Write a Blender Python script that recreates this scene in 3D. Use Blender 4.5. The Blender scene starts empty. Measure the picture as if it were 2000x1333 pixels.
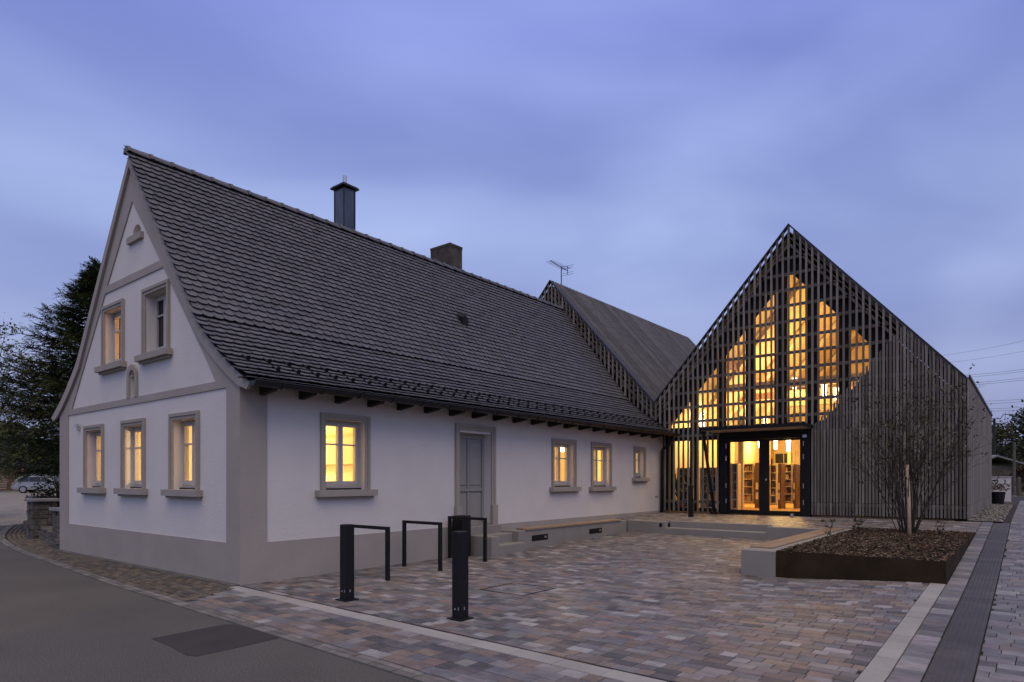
import bpy, bmesh, math, random
from mathutils import Vector, Matrix
random.seed(7)
R = math.radians
S = bpy.context.scene
COL = S.collection
PI = math.pi

# ------------------------------------------------------------------ camera
CAM = (-5.071, -9.336, 1.6)
EA = (0.62515, 0.78051)          # picture-right / depth components of the house axis
F, CX, HY = 1261.0, 1000.0, 937.0
cd = bpy.data.cameras.new('camera'); cam = bpy.data.objects.new('camera', cd); COL.objects.link(cam)
cam.location = CAM; cam.rotation_euler = (R(90), 0, R(-51.31))
cd.sensor_width = 36; cd.lens = 36 * F / 2000; cd.shift_y = 0.1353; cd.clip_start = 0.05; cd.clip_end = 2000
S.camera = cam

# ------------------------------------------------------------------ world: dusk sky
SKYOFF = (17.2, 39.1, 19.7)
SUN_AZ, SUN_EL = R(236), R(67)       # direction the dusk glow comes from (math angle), behind the camera
w = bpy.data.worlds.new('World'); S.world = w; w.use_nodes = True
nt = w.node_tree; N = nt.nodes; L = nt.links
for n in list(N): N.remove(n)
def wn(t, **k):
    n = N.new(t)
    for a, b in k.items(): setattr(n, a, b)
    return n
out = wn('ShaderNodeOutputWorld'); bg = wn('ShaderNodeBackground')
tc = wn('ShaderNodeTexCoord'); sep = wn('ShaderNodeSeparateXYZ'); L.new(tc.outputs['Generated'], sep.inputs[0])
sky = wn('ShaderNodeTexSky', sky_type='NISHITA', sun_disc=False)
sky.sun_elevation = R(4); sky.sun_rotation = R(90) - SUN_AZ
ramp = wn('ShaderNodeValToRGB'); cr = ramp.color_ramp
stops = [(0.0, (.29, .32, .52)), (.10, (.31, .36, .62)), (.24, (.375, .46, .80)), (.38, (.36, .455, .83)), (.57, (.27, .34, .80)), (1.0, (.17, .185, .30))]
while len(cr.elements) < len(stops): cr.elements.new(.5)
for e, (p, c) in zip(cr.elements, stops): e.position = p; e.color = (*c, 1)
L.new(sep.outputs['Z'], ramp.inputs[0])
# long soft cloud streaks: noise stretched along one horizontal direction
mp = wn('ShaderNodeMapping'); mp.inputs['Rotation'].default_value = (R(12), R(6), R(80)); mp.inputs['Scale'].default_value = (1.1, 2.2, 5.0); mp.inputs['Location'].default_value = SKYOFF
L.new(tc.outputs['Generated'], mp.inputs[0])
nz = wn('ShaderNodeTexNoise'); nz.inputs['Scale'].default_value = 1.15; nz.inputs['Detail'].default_value = 4; nz.inputs['Roughness'].default_value = .38; nz.inputs['Distortion'].default_value = .3
L.new(mp.outputs[0], nz.inputs[0])
cr2n = wn('ShaderNodeValToRGB'); c2 = cr2n.color_ramp; c2.elements[0].position = .36; c2.elements[0].color = (.74, .75, .83, 1); c2.elements[1].position = .66; c2.elements[1].color = (1.17, 1.15, 1.08, 1)
L.new(nz.outputs['Fac'], cr2n.inputs[0])
mul = wn('ShaderNodeMix', data_type='RGBA', blend_type='MULTIPLY'); mul.inputs['Factor'].default_value = 1
L.new(ramp.outputs[0], mul.inputs['A']); L.new(cr2n.outputs[0], mul.inputs['B'])
skm = wn('ShaderNodeMix', data_type='RGBA', blend_type='MULTIPLY'); skm.inputs['Factor'].default_value = 1
L.new(sky.outputs[0], skm.inputs['A']); skm.inputs['B'].default_value = (.10, .10, .10, 1)
mx = wn('ShaderNodeMix', data_type='RGBA'); mx.inputs['Factor'].default_value = .06
L.new(mul.outputs['Result'], mx.inputs['A']); L.new(skm.outputs['Result'], mx.inputs['B'])
L.new(mx.outputs['Result'], bg.inputs['Color']); bg.inputs['Strength'].default_value = 1.0
L.new(bg.outputs[0], out.inputs[0])
# the afterglow of the sun that has just gone down behind the camera: very soft
sd = bpy.data.lights.new('sun', 'SUN'); so = bpy.data.objects.new('sun', sd); COL.objects.link(so)
sd.energy = 1.95; sd.angle = R(70); sd.color = (1, .79, .53)
dv = Vector((math.cos(SUN_AZ) * math.cos(SUN_EL), math.sin(SUN_AZ) * math.cos(SUN_EL), math.sin(SUN_EL)))
so.rotation_euler = (-dv).to_track_quat('-Z', 'Y').to_euler(); so.location = (-30, -40, 30)
S.view_settings.view_transform = 'Standard'; S.view_settings.look = 'None'; S.view_settings.exposure = 0; S.view_settings.gamma = 1
S.cycles.max_bounces = 7; S.cycles.transparent_max_bounces = 12; S.cycles.diffuse_bounces = 4
S.cycles.use_denoising = True; S.cycles.sample_clamp_indirect = 6; S.cycles.caustics_reflective = False; S.cycles.caustics_refractive = False

# ------------------------------------------------------------------ pixel helper (direction only; depth comes from a plane)
def ray(u, v):
    dx = (u - CX) / F
    return (dx * EA[0] + EA[1], -dx * EA[1] + EA[0], -(v - HY) / F)
def on_x(u, v, x):
    r = ray(u, v); t = (x - CAM[0]) / r[0]; return tuple(CAM[i] + t * r[i] for i in range(3))
def on_y(u, v, y):
    r = ray(u, v); t = (y - CAM[1]) / r[1]; return tuple(CAM[i] + t * r[i] for i in range(3))
def at_depth(u, v, d):
    r = ray(u, v); return tuple(CAM[i] + d * r[i] for i in range(3))
def depth(p): return (p[0] - CAM[0]) * EA[1] + (p[1] - CAM[1]) * EA[0]
def px(p):
    d = depth(p); xr = (p[0] - CAM[0]) * EA[0] - (p[1] - CAM[1]) * EA[1]
    return (CX + F * xr / max(d, .01), HY - (p[2] - CAM[2]) * F / max(d, .01), d)
def inframe(p, m=30):
    u, v, d = px(p); return d > .3 and -m < u < 2000 + m and -m < v < 1333 + m

# ------------------------------------------------------------------ mesh builder
class MB:
    def __init__(s): s.v = []; s.f = []; s.c = []; s.has = False
    def add(s, vs, fs, col=None):
        o = len(s.v); s.v += [tuple(p) for p in vs]; s.f += [tuple(i + o for i in f) for f in fs]
        s.c += [col or (1, 1, 1)] * len(fs)
        if col: s.has = True
        return s
    def box(s, x0, x1, y0, y1, z0, z1, col=None):
        vs = [(x, y, z) for z in (z0, z1) for y in (y0, y1) for x in (x0, x1)]
        return s.add(vs, [(0, 2, 3, 1), (4, 5, 7, 6), (0, 1, 5, 4), (2, 6, 7, 3), (0, 4, 6, 2), (1, 3, 7, 5)], col)
    def bbox(s, x0, x1, y0, y1, z0, z1, b=.01, col=None):     # box whose top is bevelled
        ring = lambda d, z: [(x0 + d, y0 + d, z), (x1 - d, y0 + d, z), (x1 - d, y1 - d, z), (x0 + d, y1 - d, z)]
        vs = ring(0, z0) + ring(0, z1 - b) + ring(b, z1)
        fs = [(3, 2, 1, 0), (8, 9, 10, 11)]
        for k in (0, 4):
            for i in range(4): j = (i + 1) % 4; fs.append((k + i, k + j, k + 4 + j, k + 4 + i))
        return s.add(vs, fs, col)
    def ob(s, c, ax, ay, az, hx, hy, hz, col=None):
        c = Vector(c); ax = Vector(ax).normalized() * hx; ay = Vector(ay).normalized() * hy; az = Vector(az).normalized() * hz
        vs = [c + ax * i + ay * j + az * k for k in (-1, 1) for j in (-1, 1) for i in (-1, 1)]
        return s.add(vs, [(0, 2, 3, 1), (4, 5, 7, 6), (0, 1, 5, 4), (2, 6, 7, 3), (0, 4, 6, 2), (1, 3, 7, 5)], col)
    def beam(s, p, q, w, h, up=(0, 0, 1), col=None):
        p = Vector(p); q = Vector(q); d = (q - p); a = d.normalized(); u = Vector(up); sd_ = a.cross(u)
        if sd_.length < 1e-4: sd_ = a.cross(Vector((1, 0, 0)))
        sd_.normalize(); u = sd_.cross(a)
        return s.ob((p + q) / 2, a, sd_, u, d.length / 2, w / 2, h / 2, col)
    def prism(s, pts, off, col=None):
        n = len(pts); off = Vector(off); a = [Vector(p) for p in pts]; b = [p + off for p in a]
        fs = [tuple(range(n - 1, -1, -1)), tuple(range(n, 2 * n))] + [(i, (i + 1) % n, n + (i + 1) % n, n + i) for i in range(n)]
        return s.add(a + b, fs, col)
    def path(s, pts, rad, n=5, col=None, cap=True):
        pts = [Vector(p) for p in pts]; o = len(s.v); vs = []; fs = []
        rad = rad if isinstance(rad, (list, tuple)) else [rad] * len(pts)
        ref = None
        for i, p in enumerate(pts):
            t = (pts[min(i + 1, len(pts) - 1)] - pts[max(i - 1, 0)])
            t = t.normalized() if t.length > 1e-9 else Vector((0, 0, 1))
            if ref is None: ref = t.orthogonal().normalized()
            ref = (ref - t * ref.dot(t)); ref = ref.normalized() if ref.length > 1e-6 else t.orthogonal().normalized()
            b = t.cross(ref)
            for k in range(n):
                an = 2 * PI * k / n; vs.append(p + (ref * math.cos(an) + b * math.sin(an)) * rad[i])
        for i in range(len(pts) - 1):
            for k in range(n):
                k2 = (k + 1) % n; fs.append((i * n + k, i * n + k2, (i + 1) * n + k2, (i + 1) * n + k))
        if cap: fs += [tuple(range(n - 1, -1, -1)), tuple((len(pts) - 1) * n + k for k in range(n))]
        return s.add(vs, fs, col)
    def cyl(s, c, r, z0, z1, n=16, r1=None, col=None):
        return s.path([(c[0], c[1], z0), (c[0], c[1], z1)], [r, r if r1 is None else r1], n, col)
    def mesh(s, name, mat, smooth=False):
        me = bpy.data.meshes.new(name); me.from_pydata(s.v, [], s.f)
        if s.has:
            at = me.attributes.new('col', 'FLOAT_COLOR', 'FACE')
            at.data.foreach_set('color', [x for c in s.c for x in (*c, 1.0)])
        if mat: me.materials.append(mat)
        if smooth: me.polygons.foreach_set('use_smooth', [True] * len(me.polygons))
        me.update(); return me
    def build(s, name, mat, parent=None, smooth=False, **pr):
        o = bpy.data.objects.new(name, s.mesh(name, mat, smooth)); COL.objects.link(o); own(o, parent); tag(o, **pr); return o

def own(o, parent):
    if parent is not None:
        o.parent = parent
        if parent.type == 'EMPTY': o.matrix_parent_inverse = Matrix.Translation(-parent.location)
def tag(o, label=None, cat=None, group=None, kind=None):
    if label: o['label'] = label
    if cat: o['category'] = cat
    if group: o['group'] = group
    if kind: o['kind'] = kind
    return o
def thing(name, loc, label, cat, group=None):
    o = bpy.data.objects.new(name, None); COL.objects.link(o); o.location = loc; o.empty_display_size = .2
    return tag(o, label, cat, group)
def inst(name, me, M, parent, color=None):
    o = bpy.data.objects.new(name, me); COL.objects.link(o); o.matrix_basis = M; own(o, parent); return o
def copy_tree(o, loc, label=None, parent=None):
    c = o.copy(); COL.objects.link(c)
    if parent is None: c.location = loc
    else: c.parent = parent
    if label: c['label'] = label
    for ch in list(o.children): copy_tree(ch, None, None, c)
    return c

def plate(outer, holes, O, Sx, Ty, Nn, d0, d1):
    """flat plate with holes: 2-D outline, mapped to O + s*Sx + t*Ty, thick from d0 to d1 along Nn"""
    cu = bpy.data.curves.new('tmp', 'CURVE'); cu.dimensions = '2D'; cu.fill_mode = 'BOTH'; cu.extrude = abs(d1 - d0) / 2
    for loop in [outer] + holes:
        sp = cu.splines.new('POLY'); sp.points.add(len(loop) - 1); sp.use_cyclic_u = True
        for p, q in zip(sp.points, loop): p.co = (q[0], q[1], 0, 1)
    ob = bpy.data.objects.new('tmp', cu); COL.objects.link(ob); bpy.context.view_layer.update()
    me = bpy.data.meshes.new_from_object(ob.evaluated_get(bpy.context.evaluated_depsgraph_get()))
    bpy.data.objects.remove(ob); bpy.data.curves.remove(cu)
    O = Vector(O); Sx = Vector(Sx); Ty = Vector(Ty); Nn = Vector(Nn); mid = (d0 + d1) / 2
    for v in me.vertices: v.co = O + Sx * v.co.x + Ty * v.co.y + Nn * (v.co.z + mid)
    bm = bmesh.new(); bm.from_mesh(me); bmesh.ops.remove_doubles(bm, verts=bm.verts, dist=1e-5); bmesh.ops.recalc_face_normals(bm, faces=bm.faces); bm.to_mesh(me); bm.free()
    return me
def add_mesh(name, me, mat, parent=None, **pr):
    me.materials.clear(); me.materials.append(mat); me.name = name
    me.polygons.foreach_set('use_smooth', [False] * len(me.polygons))
    o = bpy.data.objects.new(name, me); COL.objects.link(o); own(o, parent); tag(o, **pr); return o
def rect(a, b, c, d): return [(a, c), (b, c), (b, d), (a, d)]

# ------------------------------------------------------------------ materials
MATS = {}
def mat(name, col, rough=.8, var=.0, vscale=3.0, stretch=(1, 1, 1), bump=0.0, bscale=60, attr=False, rnd=0.0, metal=0.0, col2=None, spec=.3, fine=0.0, fscale=80, c2amt=1.0):
    m = bpy.data.materials.new(name); m.use_nodes = True; t = m.node_tree; n = t.nodes; l = t.links; n.clear()
    o = n.new('ShaderNodeOutputMaterial'); p = n.new('ShaderNodeBsdfPrincipled'); l.new(p.outputs[0], o.inputs[0])
    p.inputs['Roughness'].default_value = rough; p.inputs['Metallic'].default_value = metal; p.inputs['Specular IOR Level'].default_value = spec
    g = n.new('ShaderNodeNewGeometry'); mpn = n.new('ShaderNodeMapping'); mpn.inputs['Scale'].default_value = stretch; l.new(g.outputs['Position'], mpn.inputs[0])
    if attr:
        a = n.new('ShaderNodeAttribute'); a.attribute_name = 'col'; cur = a.outputs['Color']
    else:
        c = n.new('ShaderNodeRGB'); c.outputs[0].default_value = (*col, 1); cur = c.outputs[0]
    def mulv(cur, fac, lo, hi):
        mr = n.new('ShaderNodeMapRange'); mr.inputs['To Min'].default_value = lo; mr.inputs['To Max'].default_value = hi; l.new(fac, mr.inputs['Value'])
        h = n.new('ShaderNodeVectorMath'); h.operation = 'SCALE'; l.new(cur, h.inputs[0]); l.new(mr.outputs[0], h.inputs['Scale']); return h.outputs[0]
    def noise(sc, det=4, ro=.55):
        z = n.new('ShaderNodeTexNoise'); z.inputs['Scale'].default_value = sc; z.inputs['Detail'].default_value = det; z.inputs['Roughness'].default_value = ro; l.new(mpn.outputs[0], z.inputs[0]); return z.outputs['Fac']
    if col2:
        rp = n.new('ShaderNodeMapRange'); rp.inputs['From Min'].default_value = .38; rp.inputs['From Max'].default_value = .62; rp.inputs['To Max'].default_value = c2amt; l.new(noise(vscale * .8, 5), rp.inputs['Value'])
        mm = n.new('ShaderNodeMix'); mm.data_type = 'RGBA'; l.new(rp.outputs[0], mm.inputs['Factor']); l.new(cur, mm.inputs['A']); mm.inputs['B'].default_value = (*col2, 1); cur = mm.outputs['Result']
    if var:
        f = noise(vscale); mr = n.new('ShaderNodeMapRange'); mr.inputs['From Min'].default_value = .3; mr.inputs['From Max'].default_value = .7; l.new(f, mr.inputs['Value']); cur = mulv(cur, mr.outputs[0], 1 - var, 1 + var)
    if fine:
        f = noise(fscale, 2); mr = n.new('ShaderNodeMapRange'); mr.inputs['From Min'].default_value = .3; mr.inputs['From Max'].default_value = .7; l.new(f, mr.inputs['Value']); cur = mulv(cur, mr.outputs[0], 1 - fine, 1 + fine)
    if rnd:
        oi = n.new('ShaderNodeObjectInfo'); cur = mulv(cur, oi.outputs['Random'], 1 - rnd, 1 + rnd)
    l.new(cur, p.inputs['Base Color'])
    if bump:
        b = n.new('ShaderNodeBump'); b.inputs['Strength'].default_value = bump; b.inputs['Distance'].default_value = .02
        z = n.new('ShaderNodeTexNoise'); z.inputs['Scale'].default_value = bscale; z.inputs['Detail'].default_value = 4; l.new(mpn.outputs[0], z.inputs[0])
        l.new(z.outputs['Fac'], b.inputs['Height']); l.new(b.outputs[0], p.inputs['Normal'])
    MATS[name] = m; return m
def emit(name, col, st):
    m = bpy.data.materials.new(name); m.use_nodes = True; t = m.node_tree; t.nodes.clear()
    o = t.nodes.new('ShaderNodeOutputMaterial'); e = t.nodes.new('ShaderNodeEmission'); e.inputs[0].default_value = (*col, 1); e.inputs[1].default_value = st; t.links.new(e.outputs[0], o.inputs[0]); return m
def glassmat(name, tint=(1, 1, 1), refl=.06):
    m = bpy.data.materials.new(name); m.use_nodes = True; t = m.node_tree; t.nodes.clear()
    o = t.nodes.new('ShaderNodeOutputMaterial'); a = t.nodes.new('ShaderNodeBsdfTransparent'); g = t.nodes.new('ShaderNodeBsdfGlossy'); mxn = t.nodes.new('ShaderNodeMixShader'); fr = t.nodes.new('ShaderNodeFresnel')
    fr.inputs[0].default_value = 1.45; a.inputs[0].default_value = (*tint, 1); g.inputs['Roughness'].default_value = .02; g.inputs[0].default_value = (.9, .9, .9, 1)
    ge = t.nodes.new('ShaderNodeNewGeometry'); iv = t.nodes.new('ShaderNodeMath'); iv.operation = 'SUBTRACT'; iv.inputs[0].default_value = 1; t.links.new(ge.outputs['Backfacing'], iv.inputs[1]); mu_ = t.nodes.new('ShaderNodeMath'); mu_.operation = 'MULTIPLY'; t.links.new(fr.outputs[0], mu_.inputs[0]); t.links.new(iv.outputs[0], mu_.inputs[1]); t.links.new(mu_.outputs[0], mxn.inputs[0]); t.links.new(a.outputs[0], mxn.inputs[1]); t.links.new(g.outputs[0], mxn.inputs[2]); t.links.new(mxn.outputs[0], o.inputs[0]); return m

STUC = mat('white_render', (.655, .635, .605), .92, var=.035, vscale=1.6, bump=.28, bscale=26, fine=.02, fscale=40)
TRIM = mat('grey_render', (.36, .332, .298), .9, var=.06, vscale=1.5, bump=.16, bscale=40, fine=.03)
STONE = mat('sandstone_paint', (.345, .32, .28), .85, var=.06, vscale=3, bump=.15, bscale=50, fine=.03)
TILE = mat('roof_tile', (.098, .091, .093), .55, attr=True, var=.12, vscale=7, bump=.12, bscale=90, rnd=.22, fine=.06)
TILEI = mat('roof_tile_piece', (.103, .106, .121), .55, var=.12, vscale=7, bump=.12, bscale=90, rnd=.18, fine=.06)
DECK = mat('roof_deck', (.03, .028, .028), .9)
WOODG = mat('weathered_batten', (.19, .174, .15), .85, var=.25, vscale=2.2, stretch=(5, 5, .5), rnd=.34, bump=.2, bscale=40, fine=.12, fscale=30)
WOODD = mat('dark_lattice', (.13, .12, .11), .85, var=.15, vscale=4, rnd=.12, fine=.1, fscale=30)
ROOFB = mat('roof_batten_wood', (.125, .124, .13), .8, var=.2, vscale=3, rnd=.28, fine=.1, fscale=40)
DARKP = mat('black_facade_panel', (.012, .012, .013), .7, var=.1)
BLACK = mat('black_steel', (.009, .009, .010), .55, var=.15, vscale=6, spec=.25, fine=.05)
GUT = mat('dark_zinc', (.035, .033, .033), .4, var=.2, vscale=5, metal=.5)
STEEL = mat('chimney_steel', (.11, .105, .11), .28, var=.2, vscale=3, stretch=(1, 1, .4), metal=.9)
WINW = mat('window_wood', (.46, .445, .42), .55, var=.04)
DOORW = mat('door_wood', (.30, .295, .28), .5, var=.05, vscale=4)
CONC = mat('cast_concrete', (.255, .243, .222), .85, var=.09, vscale=1.7, bump=.1, bscale=60, fine=.05, fscale=70)
CONCL = mat('light_slab', (.30, .295, .285), .85, var=.10, vscale=2.5, fine=.07, fscale=60, rnd=.1)
PAVE = mat('paver', (.2, .2, .2), .54, attr=True, var=.24, vscale=9, stretch=(1.3, .6, 1), col2=(.175, .15, .135), c2amt=.12, bump=.12, bscale=70, fine=.10, fscale=45, spec=.4)
COBB = mat('old_cobble', (.1, .09, .075), .85, attr=True, var=.25, vscale=8, bump=.5, bscale=40, fine=.15)
JOINT = mat('joint_sand', (.035, .033, .032), .95, var=.2, vscale=5)
ASPH = mat('asphalt', (.09, .086, .08), .85, var=.12, vscale=.7, bump=.4, bscale=120, fine=.5, fscale=70)
ASPHD = mat('asphalt_patch', (.042, .039, .037), .8, var=.15, vscale=3, bump=.3, bscale=160, fine=.2, fscale=170)
GRAV = mat('gravel', (.16, .15, .135), .95, var=.2, vscale=1.2, bump=.6, bscale=60, fine=.4, fscale=60)
EARTH = mat('earth', (.07, .068, .05), .95, var=.3, vscale=.6, fine=.3, fscale=20)
GRASS = mat('grass', (.06, .085, .03), .95, var=.3, vscale=1, fine=.4, fscale=30)
MULCH = mat('mulch', (.05, .035, .024), .95, attr=True, var=.3, vscale=20)
CORT = mat('planter_steel', (.028, .020, .012), .85, var=.4, vscale=1.6, col2=(.038, .026, .014), spec=.1, fine=.15)
SLAT = mat('bench_slat', (.30, .215, .145), .75, var=.15, vscale=5, rnd=.15, fine=.1)
BARK = mat('bark', (.045, .036, .028), .9, var=.3, vscale=6)
TWIG = mat('twig', (.058, .045, .033), .85)
STAKE = mat('stake_wood', (.55, .43, .28), .8, var=.15, vscale=8)
LEAF = mat('shrub_leaf', (.07, .075, .035), .6, attr=True)
CONI = mat('conifer_leaf', (.05, .07, .02), .7, attr=True)
TREEL = mat('tree_leaf', (.05, .06, .025), .7, attr=True)
ROCK = mat('wall_stone', (.10, .094, .08), .9, var=.35, vscale=7, bump=.6, bscale=30, rnd=.3, fine=.2)
SLABM = mat('cap_slab', (.22, .22, .23), .8, var=.15)
INTW = mat('cream_wall', (.84, .76, .56), .9)
INTWOOD = mat('spruce_lining', (.76, .63, .40), .6, var=.12, vscale=2.5, stretch=(1, 1, 1.5), fine=.05)
INTRED = mat('glulam_beam', (.42, .22, .10), .6, var=.1)
INTFL = mat('oak_floor', (.45, .27, .12), .35, var=.12, vscale=3)
SHELFW = mat('shelf_cream', (.74, .66, .50), .6)
SHELFB = mat('shelf_brown', (.16, .095, .065), .6, var=.1)
SHELFR = mat('shelf_red_back', (.22, .085, .05), .6)
BOOKS = mat('book_spines', (.3, .2, .2), .6, attr=True)
WHITEP = mat('white_paint', (.72, .72, .72), .5)
SILVER = mat('silver_metal', (.55, .55, .56), .3, metal=.8)
GLASS = glassmat('window_glass'); GLASSD = glassmat('dark_glass', (.25, .25, .28))
LAMP = emit('lamp_glow', (1, .86, .58), 9); GLOBE = emit('room_lamp_glow', (1, .75, .40), 5)
CARP = mat('car_silver', (.30, .315, .315), .3, metal=.5, spec=.5); TYRE = mat('tyre', (.012, .012, .012), .8); REDL = mat('red_lens', (.20, .02, .02), .3); CARG = mat('car_glass', (.02, .022, .025), .1, spec=.6)
FENCE = mat('fence_wood', (.16, .10, .055), .85, var=.2, rnd=.2); SHEDW = mat('shed_wood', (.11, .10, .08), .9, var=.2, rnd=.15)
WARM = (1, .615, .18)

def lampat(name, loc, power, radius=.12, color=WARM, parent=None):
    d = bpy.data.lights.new(name, 'POINT'); d.energy = power; d.color = color; d.shadow_soft_size = radius
    o = bpy.data.objects.new(name, d); COL.objects.link(o); o.location = loc; own(o, parent); return o

# ------------------------------------------------------------------ ground levels
def pw(x, pts):
    if x <= pts[0][0]: return pts[0][1]
    for (a, b), (c, d) in zip(pts, pts[1:]):
        if x <= c: return b + (d - b) * (x - a) / (c - a)
    return pts[-1][1]
def zr(x): return pw(x, [(1, 0), (5.71, .156), (12.15, .455), (14.4, .58), (17, .6), (60, .6)])
def zp(x): return .0215 * max(0, x - 4)
def sm(t): t = max(0, min(1, t)); return t * t * (3 - 2 * t)
def gz(x, y):
    if x < 11.035 and y > -8.45 or y < -8.45: return zp(min(x, 11)) + (zr(x) - zp(min(x, 11))) * sm((-5.9 - y) / 2.5)
    t = max(0, min(1, -y / 8.44)); l = .475 + .018 * (x - 10.95)
    return l + (max(zr(x), .44) - l) * t
def stripe_in(y): return -.03 + .034 * min(y, 0)
def stripe_out(y): return stripe_in(y) - .255
def kerb(y): return pw(y, [(-12, -1.62), (-5.8, -1.385), (1.37, -1.07), (5.2, -.80), (7.75, -.62), (9.7, -.42), (12, -.06), (13.8, .34), (16.3, 1.04), (18.4, 1.72), (22, 3.2)])
def far(x, y):      # terrain far from the square
    r = max(0, y - 16); return .45 * sm(r / 34)

# ================================================================== GROUND
g = MB(); XS = [-400, -150, -60, -30, -15, -8, -4, 0, 4, 8, 12, 20, 30, 45, 70, 120, 250, 500, 900]; YS = [-400, -150, -60, -30, -15, 0, 8, 16, 20, 26, 32, 40, 50, 65, 100, 200, 500, 900]
for x in XS:
    for y in YS: g.v.append((x, y, -.10 + far(x, y)))
for i in range(len(XS) - 1):
    for j in range(len(YS) - 1): k = i * len(YS) + j; g.f.append((k, k + len(YS), k + len(YS) + 1, k + 1)); g.c.append((1, 1, 1))
g.build('ground', EARTH, kind='structure')
# road: asphalt sheet following the kerb
g = MB(); ys = [-30, -20, -12, -8, -5, -2, 0, 2, 4, 6, 8, 9.7, 11, 12, 13, 13.8, 15, 16.3, 18.4, 22, 30, 40, 60]
for y in ys:
    kx = kerb(y) - .17 if y < 19 else max(-13.5, kerb(18.4) - .17 - (y - 18.4) * 2.2)
    for q in range(4): x = -40 + (kx + 40) * (0, .65, .85, 1)[q]; g.v.append((x, y, far(x, y)))
for i in range(len(ys) - 1):
    for j in range(3): k = i * 4 + j; g.f.append((k, k + 1, k + 5, k + 4)); g.c.append((1, 1, 1))
road = g.build('road', ASPH, kind='structure')
p = [(-2.272, -2.453), (-2.0, -2.44), (-1.50, -2.41), (-1.44, -2.5), (-1.41, -3.43), (-1.9, -3.46), (-2.30, -3.46), (-2.34, -3.35), (-2.29, -2.9)]
MB().prism([(x, y, .0) for x, y in p], (0, 0, .004)).build('asphalt_patch', ASPHD, road)
# gutter stones along the road edge
prot = []
y = -9.5
gst = 0
while y < 18:
    ln = random.uniform(.24, .34); y2 = y + ln - .012
    for off in (0, 1):
        q = [(kerb(y) - .165 + .083 * off, y, .004), (kerb(y) - .09 + .083 * off, y, .004), (kerb(y2) - .09 + .083 * off, y2, .004), (kerb(y2) - .165 + .083 * off, y2, .004)]
        q = [(a, b, c + far(a, b) + random.uniform(0, .004) - .04) for a, b, c in q]
        prot.append((q, y))
    y += ln
curb = MB()
for yy in [-9.6 + .5 * k for k in range(57)]:
    a, b = yy, yy + .5
    curb.prism([(kerb(a) - .18, a, -.05 + far(0, a)), (kerb(a) + .03, a, -.05 + far(0, a)), (kerb(b) + .03, b, -.05 + far(0, b)), (kerb(b) - .18, b, -.05 + far(0, b))], (0, 0, .043))
gutt = curb.build('gutter', JOINT, kind='structure')
GST = mat('gutter_stone_mat', (.15, .143, .135), .85, var=.25, vscale=4, rnd=.25, bump=.3, bscale=50, fine=.15)
for q, yy in prot: MB().prism(q, (0, 0, .045)).build('gutter_stone', GST, gutt)

# ---------------- pavers
PAL = [((.155, .15, .155), 4.5), ((.205, .198, .202), 3.4), ((.105, .10, .106), 4), ((.285, .28, .288), 1.8), ((.185, .152, .138), 2.8), ((.20, .158, .135), 1.4), ((.15, .128, .117), 3), ((.076, .076, .084), 2), ((.13, .136, .152), 2.6)]
def pcol(tint=1.0, pal=PAL):
    c = random.choices([a for a, b in pal], [b for a, b in pal])[0]; k = random.uniform(.88, 1.12) * tint
    return tuple(x * k * random.uniform(.96, 1.04) for x in c)
PIECES = []
def paver(q, zf, th=.05, b=.004, gap=.006, col=None, jit=.0025):
    cx = sum(a for a, _ in q) / 4; cy = sum(b_ for _, b_ in q) / 4
    def shrink(d): return [(x + (d if x < cx else -d), y + (d if y < cy else -d)) for x, y in q]
    dz = random.uniform(-jit, jit); o = shrink(gap / 2); i = shrink(gap / 2 + b)
    vs = [(x, y, zf(x, y) - th) for x, y in o] + [(x, y, zf(x, y) + dz - b * .8) for x, y in o] + [(x, y, zf(x, y) + dz) for x, y in i]
    fs = [(8, 9, 10, 11)]
    for k in (0, 4):
        for a in range(4): c = (a + 1) % 4; fs.append((k + a, k + c, k + 4 + c, k + 4 + a))
    return vs, fs, col or pcol()
def course_fill(x0, x1, y0, y1, zf, ok, wd=.14, along='y', sizes=(.14, .2, .2, .24), tint=1.0, xmin=None, store=None, pal=PAL):
    store = PIECES if store is None else store
    a0, a1, b0, b1 = (x0, x1, y0, y1) if along == 'y' else (y0, y1, x0, x1)
    a = a0
    while a < a1 - .03:
        aw = min(wd, a1 - a); b = b0 + random.uniform(-.3, 0); prev = 0
        while b < b1:
            s = random.choice(sizes)
            lo, hi = max(b, b0), min(b + s, b1)
            if hi - lo > .035:
                q = [(a, lo), (a + aw, lo), (a + aw, hi), (a, hi)] if along == 'y' else [(lo, a), (hi, a), (hi, a + aw), (lo, a + aw)]
                if xmin: q = [(max(x, xmin(y)), y) for x, y in q]
                cx_ = sum(t[0] for t in q) / 4; cy_ = sum(t[1] for t in q) / 4
                if abs(q[1][0] - q[0][0]) > .03 and ok(cx_, cy_): store.append(paver(q, zf, col=pcol(tint, pal)))
            b += s
        a += wd
def scr(piece): 
    vs = piece[0][8:12] if len(piece[0]) >= 12 else piece[0]; pp = [px(v) for v in vs]
    if any(p_[2] < .5 for p_ in pp) : return 0
    mu = sum(p_[0] for p_ in pp) / len(pp); mv = sum(p_[1] for p_ in pp) / len(pp)
    if not (-20 < mu < 2020 and -20 < mv < 1350): return 0
    return abs(sum(pp[i][0] * pp[(i + 1) % len(pp)][1] - pp[(i + 1) % len(pp)][0] * pp[i][1] for i in range(len(pp)))) / 2
def emit_pieces(pieces, name, stuff, m, parent, n=300):
    pieces = sorted(pieces, key=scr, reverse=True)
    for vs, fs, c in pieces[:n]:
        b = MB(); b.add(vs, fs, c); b.build(name, m, parent)
    b = MB()
    for vs, fs, c in pieces[n:]: b.add(vs, fs, c)
    if b.v: b.build(stuff, m, parent, kind='stuff')

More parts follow.
